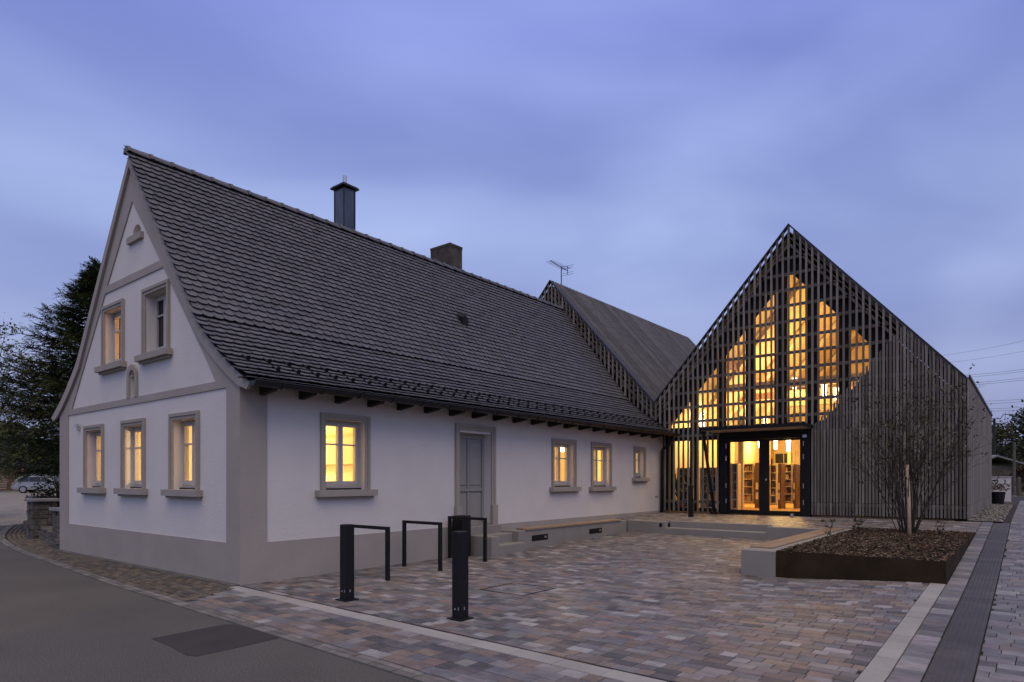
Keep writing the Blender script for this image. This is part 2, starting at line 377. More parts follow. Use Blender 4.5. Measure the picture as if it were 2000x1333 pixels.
# bed under the pavers
bed = MB(); bx_ = [-1.6, -.6, 0, 1, 2, 3, 4, 5, 5.7, 6.5, 7.5, 8.5, 9.5, 10.3, 11.375, 11.385, 11.7, 12.4, 13.3, 14.3]; by_ = [-8.44, -8, -7.4, -6.8, -6.2, -5.9, -5, -4, -3, -2, -1, 0.0]
def grid(mb, xs, ys_, zf, dz):
    o = len(mb.v)
    for x in xs:
        for y in ys_: mb.v.append((x, y, zf(x, y) + dz))
    n = len(ys_)
    for i in range(len(xs) - 1):
        for j in range(n - 1): k = o + i * n + j; mb.f.append((k, k + n, k + n + 1, k + 1)); mb.c.append((1, 1, 1))
grid(bed, bx_, by_, lambda x, y: gz(min(x, 11.0), y) if x < 11.38 else gz(x, y), -.02)
plaza = bed.build('plaza', JOINT, kind='structure')
# lower square
BENCHF = 5.60
def okA(x, y):
    if x > BENCHF and y < -5.66: return False
    if y > -.62 and x > 6.02: return False
    if y > -.78 and 4.9 < x < 6.05: return False
    return True
course_fill(-.40, 10.95, -8.25, -.004, gz, okA, xmin=stripe_in)
# outer strip between the slab stripe and the road
B = []
for k in range(5):
    wv = .2
    y = -9.6 + random.uniform(-.2, 0)
    while y < -.1:
        s = random.choice((.16, .2, .24, .3)); y2 = min(y + s, -.35 - .10 * k + .05)
        if y2 - y > .05:
            def bx(yy, kk): 
                a, b = kerb(yy) + .035, stripe_out(yy) - .006; return a + (b - a) * kk / 5
            q = [(bx(y, 4 - k), y), (bx(y, 5 - k), y), (bx(y2, 5 - k), y2), (bx(y2, 4 - k), y2)]
            PIECES.append(paver(q, lambda a, b: 0.0))
        y += s
# terrace in front of the library
course_fill(11.135, 14.28, -8.44, -.004, gz, lambda x, y: not (x < 11.75 and y < -5.55) and not (x < 12.1 and y < -6.1) and not (x < 11.36 and -4.4 < y < -1.72) and not (13.18 < x < 13.3))
emit_pieces(PIECES, 'paver', 'paver_field', PAVE, plaza)
# slab stripe and slot drain on the street side
y = -9.6
while y < -.02:
    y2 = min(y + .5, -.03)
    MB().add(*paver([(stripe_out(y), y), (stripe_in(y) - .035, y), (stripe_in(y2) - .035, y2), (stripe_out(y2), y2)], lambda a, b: .001)[:2]).build('edge_slab', CONCL, plaza); y += .5
dr = MB()
for k in range(20):
    a, b = -9.6 + k * .48, -9.6 + (k + 1) * .48
    for off in (-.033, -.018):
        dr.prism([(stripe_in(a) + off, a, -.02), (stripe_in(a) + off + .008, a, -.02), (stripe_in(b) + off + .008, b, -.02), (stripe_in(b) + off, b, -.02)], (0, 0, .021))
dr.build('slot_drain', GUT, plaza)
dr = MB().box(13.19, 13.29, -8.4, -.1, .40, .50); 
d2 = MB()
for k in range(26):
    y0 = -.1 - k * .32; d2.prism([(13.19, y0, gz(13.24, y0) - .03), (13.29, y0, gz(13.24, y0) - .03), (13.29, y0 - .31, gz(13.24, y0 - .31) - .03), (13.19, y0 - .31, gz(13.24, y0 - .31) - .03)], (0, 0, .028))
d2.build('terrace_drain', GUT, plaza)
# service cover in the paving: steel frame around paver infill
cv = MB(); c0, c1, e0, e1 = 1.95, 2.75, -3.9, -3.1
for a, b, c, d in ((c0, c1, e0, e0 + .018), (c0, c1, e1 - .018, e1), (c0, c0 + .018, e0 + .018, e1 - .018), (c1 - .018, c1, e0 + .018, e1 - .018)): cv.box(a, b, c, d, -.03, .006)
cv.build('cover_frame', mat('worn_steel', (.05, .05, .055), .4, metal=.6, var=.2), plaza)

# right-hand path: slab band, paver strip, tactile plates, paving
PATH = []
pth = MB(); grid(pth, [-3, 0, 1, 3, 5.71, 8, 10, 12.15, 14.4, 17, 24, 34, 44], [-26, -16, -12, -9, -8.45], lambda x, y: zr(x), -.022)
path = pth.build('path', JOINT, kind='structure')
course_fill(-1.5, 34, -15, -8.995, lambda x, y: zr(x), lambda x, y: True, wd=.16, sizes=(.2, .24, .3), tint=.92, store=PATH, pal=[((.165, .16, .165), 5), ((.21, .207, .21), 3), ((.125, .122, .13), 4), ((.26, .255, .26), 1.2), ((.185, .16, .14), 1.2), ((.095, .095, .10), 2)])
def gzb(x, y): return gz(x, y) if y > -8.44 else zr(x)
course_fill(-.6, 14.3, -8.665, -8.445, lambda x, y: zr(x), lambda x, y: True, wd=.22, along='x', sizes=(.2, .24, .3), store=PATH, pal=[((.165, .16, .165), 5), ((.21, .207, .21), 3), ((.125, .122, .13), 4), ((.26, .255, .26), 1.2), ((.095, .095, .10), 2)])
emit_pieces(PATH, 'path_paver', 'path_paver_field', PAVE, path)
x = -.9
while x < 5.55:
    a, b = x, min(x + .3, 5.66)
    q = [(a, -8.44), (b, -8.44), (b, -8.25), (a, -8.25)]
    MB().add(*paver(q, gz)[:2]).build('band_slab', CONCL, plaza); x += .3
TACT = mat('tactile_plate_mat', (.056, .053, .051), .6, var=.15, vscale=4, rnd=.25, fine=.08, spec=.5)
tm = MB(); tm.bbox(0, .296, 0, .31, -.05, 0, .004)
for k in range(7): tm.bbox(.0, .296, .018 + k * .042, .018 + k * .042 + .022, -.002, .005, .003)
tme = tm.mesh('tactile_plate', TACT)
x = -.9
while x < 14.0:
    sl = math.atan2(zr(x + .3) - zr(x), .3)
    inst('tactile_plate', tme, Matrix.Translation((x, -8.985, zr(x) + .001)) @ Matrix.Rotation(-sl, 4, 'Y'), path); x += .3
# gravel strip and edging along the library side wall
g = MB(); grid(g, [14.35, 16, 18, 21, 24, 27.2], [-8.85, -8.5, -8.14], lambda x, y: zr(x), .012)
g.build('gravel_strip', GRAV, kind='structure')
pe = MB()
rs = random.Random(3)
for k in range(1600):
    a = rs.uniform(14.4, 27); b = rs.uniform(-8.84, -8.16); s = rs.uniform(.012, .03)
    pe.ob((a, b, zr(a) + .015), (rs.random(), rs.random(), .2), (-rs.random(), rs.random(), .1), (0, .1, 1), s, s * .8, s * .5, tuple(k_ * t for k_ in (rs.uniform(.12, .3),) for t in (1, .95, .88)))
pe.build('gravel', mat('pebble', (.2, .2, .18), .9, attr=True), kind='stuff')

# old cobbles along the gable
COB = []
rr = random.Random(5)
for row in range(11):
    y = -.55 + rr.uniform(-.1, 0)
    while y < 20:
        s = rr.uniform(.11, .19); y2 = y + s
        def cxx(yy, kk):
            a = kerb(yy) + .035; b = min(-.02, a + 1.25) if yy < 8 else a + 1.15; return a + .112 * kk
        q = [(cxx(y, row), y), (cxx(y, row + 1), y), (cxx(y2, row + 1), y2), (cxx(y2, row), y2)]
        lim = -.015 if y2 < 8.3 else (.02 + (y2 - 8) * .16 if y2 < 17 else 9)
        left_edge = -.40 - .12 * 3 + (q[0][0] + 1.25) * .50
        if q[1][0] < lim and y > left_edge:
            k = rr.uniform(.7, 1.25); c = rr.choice([(.115, .10, .078), (.10, .092, .08), (.13, .108, .08), (.085, .078, .066)])
            COB.append(paver(q, lambda a, b: far(a, b) + .002, gap=.014, b=.014, col=tuple(t * k for t in c), jit=.006))
        y = y2
sw = MB()
for k in range(42):
    a, b = -.75 + k * .5, -.25 + k * .5
    sw.prism([(kerb(a) + .03, a, -.06 + far(0, a)), (max(0 if a > 0 else -.3, kerb(a) + 1.25), a, -.06 + far(0, a)), (max(0 if b > 0 else -.3, kerb(b) + 1.25), b, -.06 + far(0, b)), (kerb(b) + .03, b, -.06 + far(0, b))], (0, 0, .045))
side = sw.build('sidewalk', JOINT, kind='structure')
emit_pieces(COB, 'cobble', 'cobble_field', COBB, side)
MB().box(-.14, -.003, .0, 7.92, -.05, .012).build('wall_edging', GST, side)

# ================================================================== OLD HOUSE
HX = 14.46; HY_ = 7.92; RY = 3.96; RZ = 7.78
house = thing('old_house', (0, 0, 0), 'white rendered old farmhouse with steep grey tiled roof and lit windows', 'house')
PROF = [(-.50, 3.045), (-.15, 3.22), (.2, 3.425), (.55, 3.665), (.85, 3.90), (1.2, 4.192)]     # sprocketed eave
def pz(y):
    if y > 1.2: return RZ - 1.3 * (RY - y)
    return pw(y, PROF)
# walls ------------------------------------------------------
GW = [(6.403, 5.354), (4.425, 3.373), (2.346, 1.282)]          # ground floor gable windows (y range of the surrounds)
UW = [(5.408, 4.326), (3.462, 2.365)]                           # upper windows
LW = [(1.404, 2.443, 1.42, 2.735), (8.164, 9.26, 1.41, 2.64), (10.02, 11.10, 1.40, 2.63), (12.46, 13.2, 1.66, 2.606)]
def hole(a, b, c, d, m=.115): return rect(min(a, b) + m, max(a, b) - m, c, d - m)
gab = [(0, -.15), (HY_, -.15), (HY_, 3.2), (HY_ - .55, 3.55), (HY_ - 1.2, 4.1), (RY, RZ - .12), (1.2, 4.1), (.55, 3.55), (0, 3.2)]
gh = [hole(b, a, 1.43, 2.735) for a, b in GW] + [hole(b, a, 3.88, 5.10) for a, b in UW]
arc = lambda c, z, r, n=10: [(c + r * math.cos(PI * k / n), z + r * math.sin(PI * k / n)) for k in range(n + 1)]
niche = [(4.06, 3.24), (3.81, 3.24)] ; niche = [(3.81, 3.16)] + [(3.81, 3.55)] + arc(3.935, 3.55, .125)[1:-1] + [(4.06, 3.55), (4.06, 3.16)]
lun = [(3.57, 6.20)] + arc(3.77, 6.20, .20)[1:-1] + [(3.97, 6.20)]
add_mesh('gable_wall', plate(gab, gh + [lun, niche], (0, 0, 0), (0, 1, 0), (0, 0, 1), (-1, 0, 0), -.2, -.0), STUC, house)
MB().box(.12, .199, 3.5, 4.1, 3.15, 3.8).build('niche_back', TRIM, house); MB().box(.10, .16, 3.5, 4.05, 6.1, 6.5).build('lunette_back', TRIM, house)
add_mesh('front_wall', plate(rect(.201, HX, -.15, 3.3), [hole(a, b, c, d, .105) for a, b, c, d in LW] + [rect(4.80, 5.83, .60, 2.60)], (0, 0, 0), (1, 0, 0), (0, 0, 1), (0, -1, 0), -.2, 0), STUC, house)
add_mesh('rear_wall', plate(rect(.201, HX, -.15, 3.3), [], (0, HY_, 0), (1, 0, 0), (0, 0, 1), (0, 1, 0), -.2, 0), STUC, house)
# grey relief on the gable, 2 cm proud, with sunk panels
zz = lambda y: pz(y) - .10
ro = [(-.018, -.12), (HY_ + .018, -.12), (HY_ + .018, 3.17), (HY_ - .55, 3.56), (HY_ - 1.2, 4.09), (RY, RZ - .12), (1.2, 4.09), (.55, 3.56), (-.018, 3.17)]
pan1 = rect(.392, 7.40, .62, 3.03)
pan2 = [(.73, 3.155), (7.17, 3.155), (6.95, 3.42), (5.27, 5.36), (2.61, 5.36), (1.0, 3.50)]
pan3 = [(2.72, 5.50), (5.16, 5.50), (3.94, 6.88)]
add_mesh('gable_relief', plate(ro, [pan1, pan2, pan3], (0, 0, 0), (0, 1, 0), (0, 0, 1), (-1, 0, 0), .0, .022), TRIM, house)
add_mesh('front_relief', plate([(.0005, -.12), (4.62, -.12), (4.62, .62), (.43, .62), (.43, 3.14), (.0005, 3.14)], [], (0, 0, 0), (1, 0, 0), (0, 0, 1), (0, -1, 0), .0, .018), TRIM, house)
MB().box(5.99, HX, -.018, 0, -.1, .60).build('plinth', TRIM, house)
# niche frame and lunette frame
nf = [(3.70, 3.156), (3.81, 3.156), (3.81, 3.55)] + arc(3.935, 3.55, .125)[1:-1] + [(4.06, 3.55), (4.06, 3.156), (4.17, 3.156), (4.17, 3.55)] + arc(3.935, 3.55, .235)[::-1][1:-1] + [(3.70, 3.55)]
nf = [(3.70, 3.157), (3.81, 3.157), (3.81, 3.55)] + list(reversed([(3.935 + .125 * math.cos(PI * k / 10), 3.55 + .125 * math.sin(PI * k / 10)) for k in range(1, 10)])) + [(4.06, 3.55), (4.06, 3.157), (4.17, 3.157), (4.17, 3.55)] + [(3.935 + .235 * math.cos(PI * k / 10), 3.55 + .235 * math.sin(PI * k / 10)) for k in range(1, 10)] + [(3.70, 3.55)]
add_mesh('niche_frame', plate(nf, [], (0, 0, 0), (0, 1, 0), (0, 0, 1), (-1, 0, 0), .0, .035), STONE, house)
MB().box(-.06, .03, 3.46, 4.10, 6.075, 6.197).build('lunette_sill', STONE, house)

def window(S0, S1, z0, z1, O, SX, NN, lit=True, sashes=2, mrg=.11, depth_=.15):
    """window in a wall: O + s*SX, outward NN; s from S0 to S1 is the outside of the stone surround"""
    S0, S1 = min(S0, S1), max(S0, S1); O = Vector(O); SX = Vector(SX); NN = Vector(NN); UP = Vector((0, 0, 1))
    def b(mb, s0, s1, t0, t1, n0, n1): return mb.ob(O + SX * (s0 + s1) / 2 + UP * (t0 + t1) / 2 + NN * (n0 + n1) / 2, SX, NN, UP, (s1 - s0) / 2, abs(n1 - n0) / 2, (t1 - t0) / 2)
    i0, i1, t1 = S0 + mrg, S1 - mrg, z1 - mrg
    w = MB(); fr = .05; d = -depth_
    b(w, i0, i0 + fr, z0 + .03, t1, d - .07, d); b(w, i1 - fr, i1, z0 + .03, t1, d - .07, d); b(w, i0 + fr, i1 - fr, t1 - fr, t1, d - .07, d); b(w, i0 + fr, i1 - fr, z0 + .03, z0 + .03 + fr, d - .07, d)
    wo = w.build('window', WINW, house)
    ws = (i1 - i0 - 2 * fr) / sashes
    for k in range(sashes):
        a0 = i0 + fr + k * ws + .002; a1 = a0 + ws - .004; c0, c1 = z0 + .083, t1 - fr - .003; sr = .048; m = MB(); n0, n1 = d - .062, d + .012
        b(m, a0, a0 + sr, c0, c1, n0, n1); b(m, a1 - sr, a1, c0, c1, n0, n1); b(m, a0 + sr, a1 - sr, c1 - sr, c1, n0, n1); b(m, a0 + sr, a1 - sr, c0, c0 + sr + .02, n0, n1)
        zm = c0 + (c1 - c0) * .66; b(m, a0 + sr, a1 - sr, zm - .013, zm + .013, n0 + .01, n1 - .004)
        m.build('sash', WINW, wo)
        for q0, q1 in ((c0 + sr + .02, zm - .013), (zm + .013, c1 - sr)): b(MB(), a0 + sr, a1 - sr, q0, q1, d - .03, d - .025).build('pane', GLASS if lit else GLASSD, wo)
    m = MB()
    for k, (pw_, pr_) in enumerate(((mrg, .03), (.055, .048))):
        e0, e1, e2 = S0 + (0 if k == 0 else .0), S1, z1
        b(m, e0, e0 + pw_, z0, e2, .001 if k == 0 else .0305, pr_); b(m, e1 - pw_, e1, z0, e2, .001 if k == 0 else .0305, pr_); b(m, e0 + pw_, e1 - pw_, e2 - pw_, e2, .001 if k == 0 else .0305, pr_)
    m.build('surround', STONE, wo)
    m = MB(); b(m, S0 - .10, S1 + .10, z0 - .11, z0 - .001, -.02, .13); b(m, i0 + .002, i1 - .002, z0 - .02, z0 - .0005, d, -.021); b(m, S0 - .05, S1 + .05, z0 - .15, z0 - .111, .0, .07)
    m.build('sill', STONE, wo)
    b(MB(), i0 + .01, i1 - .01, z0 + .0005, z0 + .03, d - .005, d + .06).build('sill_flashing', GUT, wo)
for k, (a, b) in enumerate(GW): window(b, a, 1.43, 2.735, (0, 0, 0), (0, 1, 0), (-1, 0, 0))
for k, (a, b) in enumerate(UW): window(b, a, 3.88, 5.10, (0, 0, 0), (0, 1, 0), (-1, 0, 0), lit=(k == 0))
for k, (a, b, c, d) in enumerate(LW): window(a, b, c, d, (0, 0, 0), (1, 0, 0), (0, -1, 0), sashes=1 if k == 3 else 2, mrg=.10)
# front door
dm = MB().box(4.80, 5.83, .235, .28, .63, 2.60); door = dm.build('front_door', DOORW, house)
for (a, b, c, d) in ((4.80, 5.83, 2.50, 2.60), (4.80, 4.86, .63, 2.50), (5.77, 5.83, .63, 2.50)): MB().box(a, b, .20, .234, c, d).build('door_frame', DOORW, door)
def dpanel(a, b, c, d): 
    m = MB(); m.bbox(0, b - a, 0, d - c, 0, .018, .014)
    for i, (x_, y_, z_) in enumerate(m.v): m.v[i] = (a + x_, .234 - z_, c + y_)
    m.build('door_panel', DOORW, door)
for a, b in ((4.90, 5.27), (5.36, 5.73)):
    dpanel(a, b, 1.47, 2.42); dpanel(a, b, .74, 1.30)
    fr = MB()
    for (p0, p1, q0, q1) in ((a - .02, a, 0, 0),): pass
MB().box(4.87, 5.76, .195, .233, 1.345, 1.41).build('door_rail', DOORW, door)
MB().box(5.292, 5.338, .205, .233, 1.42, 2.49).box(5.292, 5.338, .205, .233, .64, 1.34).build('door_mullion', DOORW, door)
MB().path([(4.93, .234, 1.62), (4.93, .18, 1.62), (5.03, .175, 1.62)], .011, 6).build('door_handle', SILVER, door)
m = MB()
for pw_, pr_, q in ((.125, .035, .001), (.06, .055, .0355)):
    m.box(4.675, 4.675 + pw_, -pr_, -q, 1.04, 2.775); m.box(5.955 - pw_, 5.955, -pr_, -q, 1.04, 2.775); m.box(4.675 + pw_, 5.955 - pw_, -pr_, -q, 2.775 - pw_, 2.775)
m.box(4.655, 4.815, -.085, -.001, .60, 1.04).box(5.815, 5.985, -.085, -.001, .60, 1.04)
m.build('door_surround', STONE, door)
# rooms behind the windows (lit)
m = MB(); m.box(.202, HX - .1, .202, HY_ - .202, .50, .58); m.build('floor', INTFL, house)
m = MB(); m.box(.202, HX - .1, .202, HY_ - .202, 2.98, 3.10); m.build('ceiling', INTW, house)
for xa, xb, ya in ((4.25, 4.37, .202), (6.25, 6.37, .202), (9.55, 9.62, 2.6), (14.22, 14.34, .202)): MB().box(xa, xb, ya, HY_ - .202, .581, 2.979).build('partition', INTW, house)
m = MB(); m.box(.202, 4.499, 3.80, 3.92, 3.101, 6.9); m.prism([(4.5, .7, 3.101), (4.5, 7.2, 3.101), (4.5, 4.6, 6.6), (4.5, 3.3, 6.6)], (.1, 0, 0)); m.build('attic_partition', INTW, house)
# roof -------------------------------------------------------
def roofmesh(x0, x1, th):
    pf = [(y, pz(y) - .035) for y in (-.46, -.15, .2, .55, .85, 1.2)] + [(RY, RZ - .035)]
    pf += [(HY_ - y, z) for y, z in reversed(pf[:-1])]
    low = [(y, z - th) for y, z in pf]
    m = MB(); n = len(pf); vs = [(x0, y, z) for y, z in pf] + [(x0, y, z) for y, z in low] + [(x1, y, z) for y, z in pf] + [(x1, y, z) for y, z in low]
    fs = []
    for i in range(n - 1):
        fs += [(i, i + 1, 2 * n + i + 1, 2 * n + i), (n + i, 3 * n + i, 3 * n + i + 1, n + i + 1), (i, n + i, n + i + 1, i + 1), (2 * n + i, 2 * n + i + 1, 3 * n + i + 1, 3 * n + i)]
    fs += [(0, 2 * n, 3 * n, n), (n - 1, 2 * n - 1, 4 * n - 1, 3 * n - 1)]
    return m.add(vs, fs)
roof = roofmesh(-.07, HX + .1, .05).build('roof', DECK, house)
# verge boards (pale) on the gable edge
for sg in (1, -1):
    vb = MB(); pts = [(-.40, 3.03)] + [(y, pz(y) - .055) for y in (-.15, .2, .55, .85, 1.2)] + [(RY, RZ - .055)]
    low = [(y + .10, z - .15) if i else (-.30, 2.94) for i, (y, z) in enumerate(pts)]; low[-1] = (RY, RZ - .25)
    for i in range(len(pts) - 1):
        q = [pts[i], pts[i + 1], low[i + 1], low[i]]
        q = [(-.024, (y if sg > 0 else HY_ - y), z) for y, z in q]
        vb.prism(q, (-.05, 0, 0))
    vb.build('verge_board', TRIM, roof)
# tiles: rows follow the profile by arc length
fine_y = [-.50 + .01 * k for k in range(447)]
cum = [0]; 
for a, b in zip(fine_y, fine_y[1:]): cum.append(cum[-1] + math.hypot(b - a, pz(b) - pz(a)))
def at_len(s):
    import bisect
    i = min(max(bisect.bisect(cum, s) - 1, 0), len(cum) - 2); t = (s - cum[i]) / (cum[i + 1] - cum[i]); y = fine_y[i] + t * .01
    d = Vector((0, .02, pz(y + .01) - pz(y - .01))).normalized(); return Vector((0, y, pz(y))), d
EXP, TW, TL = .1515, .18, .30
def tile_shape(w, ln):
    h = w / 2 - .0015; n = 6; bot = [(h * math.cos(PI + PI * k / n), .065 - .065 * math.sin(PI * k / n)) for k in range(n + 1)]
    pts = bot + [(h, ln), (-h, ln)]; k = len(pts)
    vs = [(a, b, 0) for a, b in pts] + [(a, b, -.011) for a, b in pts]
    fs = [tuple(range(k))] + [(i, k + i, k + i + 1, i + 1) for i in range(n + 2)]
    return vs, fs
tv, tf = tile_shape(TW, TL); tb = MB(); tb.add(tv, tf); tme = tb.mesh('tile', TILEI)
tiles = []; rt = random.Random(11); nrow = int((cum[-1] - .02) / EXP)
for r in range(nrow + 1):
    P0, d = at_len(r * EXP); nrm = Vector((0, -d.z, d.y)); 
    d2 = (d - nrm * .20).normalized(); n2 = Vector((1, 0, 0)).cross(d2)
    x = -.11 + (TW / 2 if r % 2 else 0) + TW / 2
    if r % 2: x -= TW / 2 + TW / 2 * 0
    x = -.11 + (TW * .5 if r % 2 else TW * .25)
    while x < HX + .05:
        M = Matrix(((1, d2.x, n2.x, x), (0, d2.y, n2.y, P0.y), (0, d2.z, n2.z, P0.z), (0, 0, 0, 1)))
        M = M @ Matrix.Translation((0, rt.uniform(-.003, .003), .060 + rt.uniform(-.002, .004))) @ Matrix.Rotation(rt.uniform(-.012, .012), 4, 'Z')
        tiles.append((depth((x, P0.y, P0.z)), M)); x += TW
tiles = [t for t in tiles]
tiles.sort(key=lambda t: t[0])
for _, M in tiles[:300]: inst('tile', tme, M, roof)
tb = MB()
for _, M in tiles[300:]:
    k = rt.uniform(.8, 1.18); b_ = rt.uniform(.97, 1.05)
    tb.add([M @ Vector(v) for v in tv], tf, (.103 * k, .106 * k, .121 * k * b_))
tb.build('tile_field', TILE, roof, kind='stuff')
# ridge tiles
rb = MB(); nn = 8; rl = .42
prof = [(math.cos(PI * k / nn - .0) , math.sin(PI * k / nn)) for k in range(nn + 1)]
vs = []; fs = []
for (xx, rr_) in ((0, .125), (.05, .138), (.07, .114), (rl, .102)):
    for c, s_ in prof: vs.append((xx, c * rr_, s_ * rr_ * .95 - .035 - (0 if xx < .4 else .008)))
for i in range(3):
    for k in range(nn): a = i * (nn + 1) + k; fs.append((a, a + 1, a + nn + 2, a + nn + 1))
fs.append(tuple(range(nn, -1, -1)))
rb.add(vs, fs); rme = rb.mesh('ridge_tile', TILEI, smooth=False)
x = -.12
while x < HX: inst('ridge_tile', rme, Matrix.Translation((x, RY, RZ + .03)), roof); x += .40
# snow guards: two rows
sgm = MB(); sgm.box(-.014, .014, -.005, .19, .0, .006); sgm.prism([(-.012, 0, 0), (-.012, .05, 0), (-.012, .0, .065), (-.012, -.012, .065)], (.024, 0, 0)); sgm.box(-.03, .03, -.016, -.004, .0, .065)
sgme = sgm.mesh('snow_guard', BLACK)
for row, off in ((5, .2), (3, .56 - .0)):
    P0, d = at_len(row * EXP + .03); nrm = Vector((0, -d.z, d.y)); x = off
    while x < HX - .2:
        M = Matrix(((1, d.x, nrm.x, x), (0, d.y, nrm.y, P0.y), (0, d.z, nrm.z, P0.z), (0, 0, 0, 1))) @ Matrix.Translation((0, 0, .06)); inst('snow_guard', sgme, M, roof); x += .36
# gutter, brackets, rafter tails
gm = MB(); n = 8; vs = []; fs = []
for xx in (-.10, HX - .02):
    for rr_ in (.075, .069):
        for k in range(n + 1): an = PI + PI * k / n; vs.append((xx, -.525 + rr_ * math.cos(an), 3.045 + rr_ * math.sin(an)))
m1 = n + 1
for k in range(n): fs += [(k, k + 1, 2 * m1 + k + 1, 2 * m1 + k), (m1 + k, 3 * m1 + k, 3 * m1 + k + 1, m1 + k + 1)]
fs += [tuple(range(m1)), tuple(range(2 * m1, 3 * m1)), (0, m1, 3 * m1, 2 * m1), (n, 2 * m1 + n, 3 * m1 + n, m1 + n)]
gm.add(vs, fs); gm.path([(-.1, -.602, 3.048), (HX - .02, -.602, 3.048)], .011, 6)
gm.build('gutter', GUT, house)
for k in range(20):
    xx = .35 + k * .72
    b = MB(); pts = [(xx, -.525 + .082 * math.cos(PI + PI * j / 6), 3.045 + .082 * math.sin(PI + PI * j / 6)) for j in range(7)]
    b.path(pts, .009, 4); b.build('gutter_bracket', GUT, house)
    xr = .30 + k * .70
    MB().prism([(xr, .0, 3.16), (xr, -.40, 2.985), (xr, -.37, 2.955), (xr, -.02, 2.91), (xr, .0, 2.92)], (.08, 0, 0)).build('rafter_tail', mat('rafter_wood', (.035, .032, .028), .85, var=.1) if k == 0 else MATS['rafter_wood'], house)
MB().box(.43, HX, -.42, -.40, 2.99, 3.06).build('fascia', MATS['rafter_wood'], house)
MB().prism([(-.022, -.019, 3.141), (.43, -.019, 3.141), (.43, -.40, 2.985), (-.022, -.40, 2.985)], (0, 0, .012)).build('eave_return', TRIM, house)
# downpipe with swan neck at the library end
MB().path([(14.15, -.525, 2.97), (14.15, -.52, 2.88), (14.15, -.40, 2.74), (14.18, -.16, 2.60), (14.20, -.09, 2.50), (14.2, -.085, .55)], .048, 10).build('downpipe', GUT, house, True)
# chimneys, vent
ch = MB().box(5.171, 5.52, 4.40, 4.79, 7.0, 9.13).build('steel_chimney', STEEL, house)
for xx, yy in ((5.171, 4.40), (5.52, 4.40), (5.171, 4.79)): MB().box(xx - .012, xx + .012, yy - .012, yy + .012, 7.05, 9.13).build('corner_strip', GUT, ch)
MB().box(5.09, 5.60, 4.32, 4.87, 9.15, 9.19).prism([(5.12, 4.35, 9.19), (5.57, 4.35, 9.19), (5.57, 4.84, 9.19), (5.12, 4.84, 9.19)], (0, 0, .03)).build('chimney_cap', GUT, ch)
MB().cyl((5.345, 4.595), .055, 9.22, 9.52, 12).build('flue', SILVER, ch)
CHIM = mat('chimney_render', (.062, .055, .05), .95, var=.35, vscale=4, bump=.5, bscale=30, col2=(.085, .075, .066))
b2 = MB().box(8.86, 9.39, 4.2, 5.03, 7.0, 8.68).build('rendered_chimney', CHIM, house)
MB().box(8.85, 9.40, 4.19, 5.04, 8.63, 8.70).build('chimney_crown', CHIM, b2)
vx, vy = 7.46, 2.40; vz = pz(vy)
MB().prism([(vx - .11, vy - .13, vz - .12), (vx + .11, vy - .13, vz - .12), (vx + .11, vy - .13, vz + .12), (vx, vy - .13, vz + .19), (vx - .11, vy - .13, vz + .12)], (0, .34, .12)).build('roof_vent', BLACK, house)
# small wall lamp on the gable and outlet by the corner
MB().cyl((-.07, 6.72), .045, 2.74, 2.80, 10).box(-.07, -.002, 6.70, 6.74, 2.66, 2.74).build('wall_lamp', SILVER, house)
for xx in (13.93, 14.03): MB().box(xx, xx + .06, -.012, 0, 1.02, 1.08).build('outdoor_socket', SILVER, house)
# room lamps
def room_lamp(loc, label, power, r=.13, z1=2.975, colr=(1, .645, .225)):
    t = thing('ceiling_lamp', (loc[0], loc[1], z1), label, 'lamp')
    m = MB(); m.path([(loc[0], loc[1], z1), (loc[0], loc[1], loc[2] + r)], .008, 5); m.build('cord', BLACK, t)
    n = 10; vs = [(loc[0], loc[1], loc[2] + r)]; fs = []
    m = MB(); m.path([(loc[0], loc[1], loc[2] + r * math.cos(PI * (.02 + .96 * k / n))) for k in range(n + 1)], [r * math.sin(PI * (.02 + .96 * k / n)) for k in range(n + 1)], 14); m.build('globe', GLOBE, t, True)
    lampat('lamp_light', (loc[0], loc[1], loc[2] - r - .12), power, .15, colr, t)
room_lamp((1.1, 2.3, 2.55), 'round glowing lamp in the room behind the gable windows, towards the square', 165)
room_lamp((3.2, 4.7, 2.55), 'round glowing lamp in the room behind the gable windows, towards the conifer', 230)
room_lamp((8.1, 2.2, 2.6), 'round glowing lamp behind the wide front window beside the door', 170)
room_lamp((11.9, 2.2, 2.6), 'round glowing lamp behind the front windows near the library', 190)
room_lamp((1.6, 5.0, 4.9), 'round glowing lamp in the attic room behind the lit upper window', 150, .12, 5.9, (1, .47, .15))
# kitchen seen through the first front window
t = thing('kitchen_unit', (3.8, 5.6, .58), 'pale kitchen cupboards with orange fronts seen through the lit front window', 'cupboard')
MB().box(3.2, 4.24, 2.0, 4.4, .581, 1.45).build('base_cabinet', SHELFB, t); MB().box(3.16, 4.24, 1.98, 4.42, 1.45, 1.49).build('worktop', WHITEP, t); MB().box(3.85, 4.24, 2.0, 4.4, 1.95, 2.55).build('wall_cabinet', SHELFW, t)
for k in range(4): MB().box(3.18, 3.199, 2.03 + k * .59, 2.57 + k * .59, .66, 1.42).build('cabinet_door', INTRED, t)

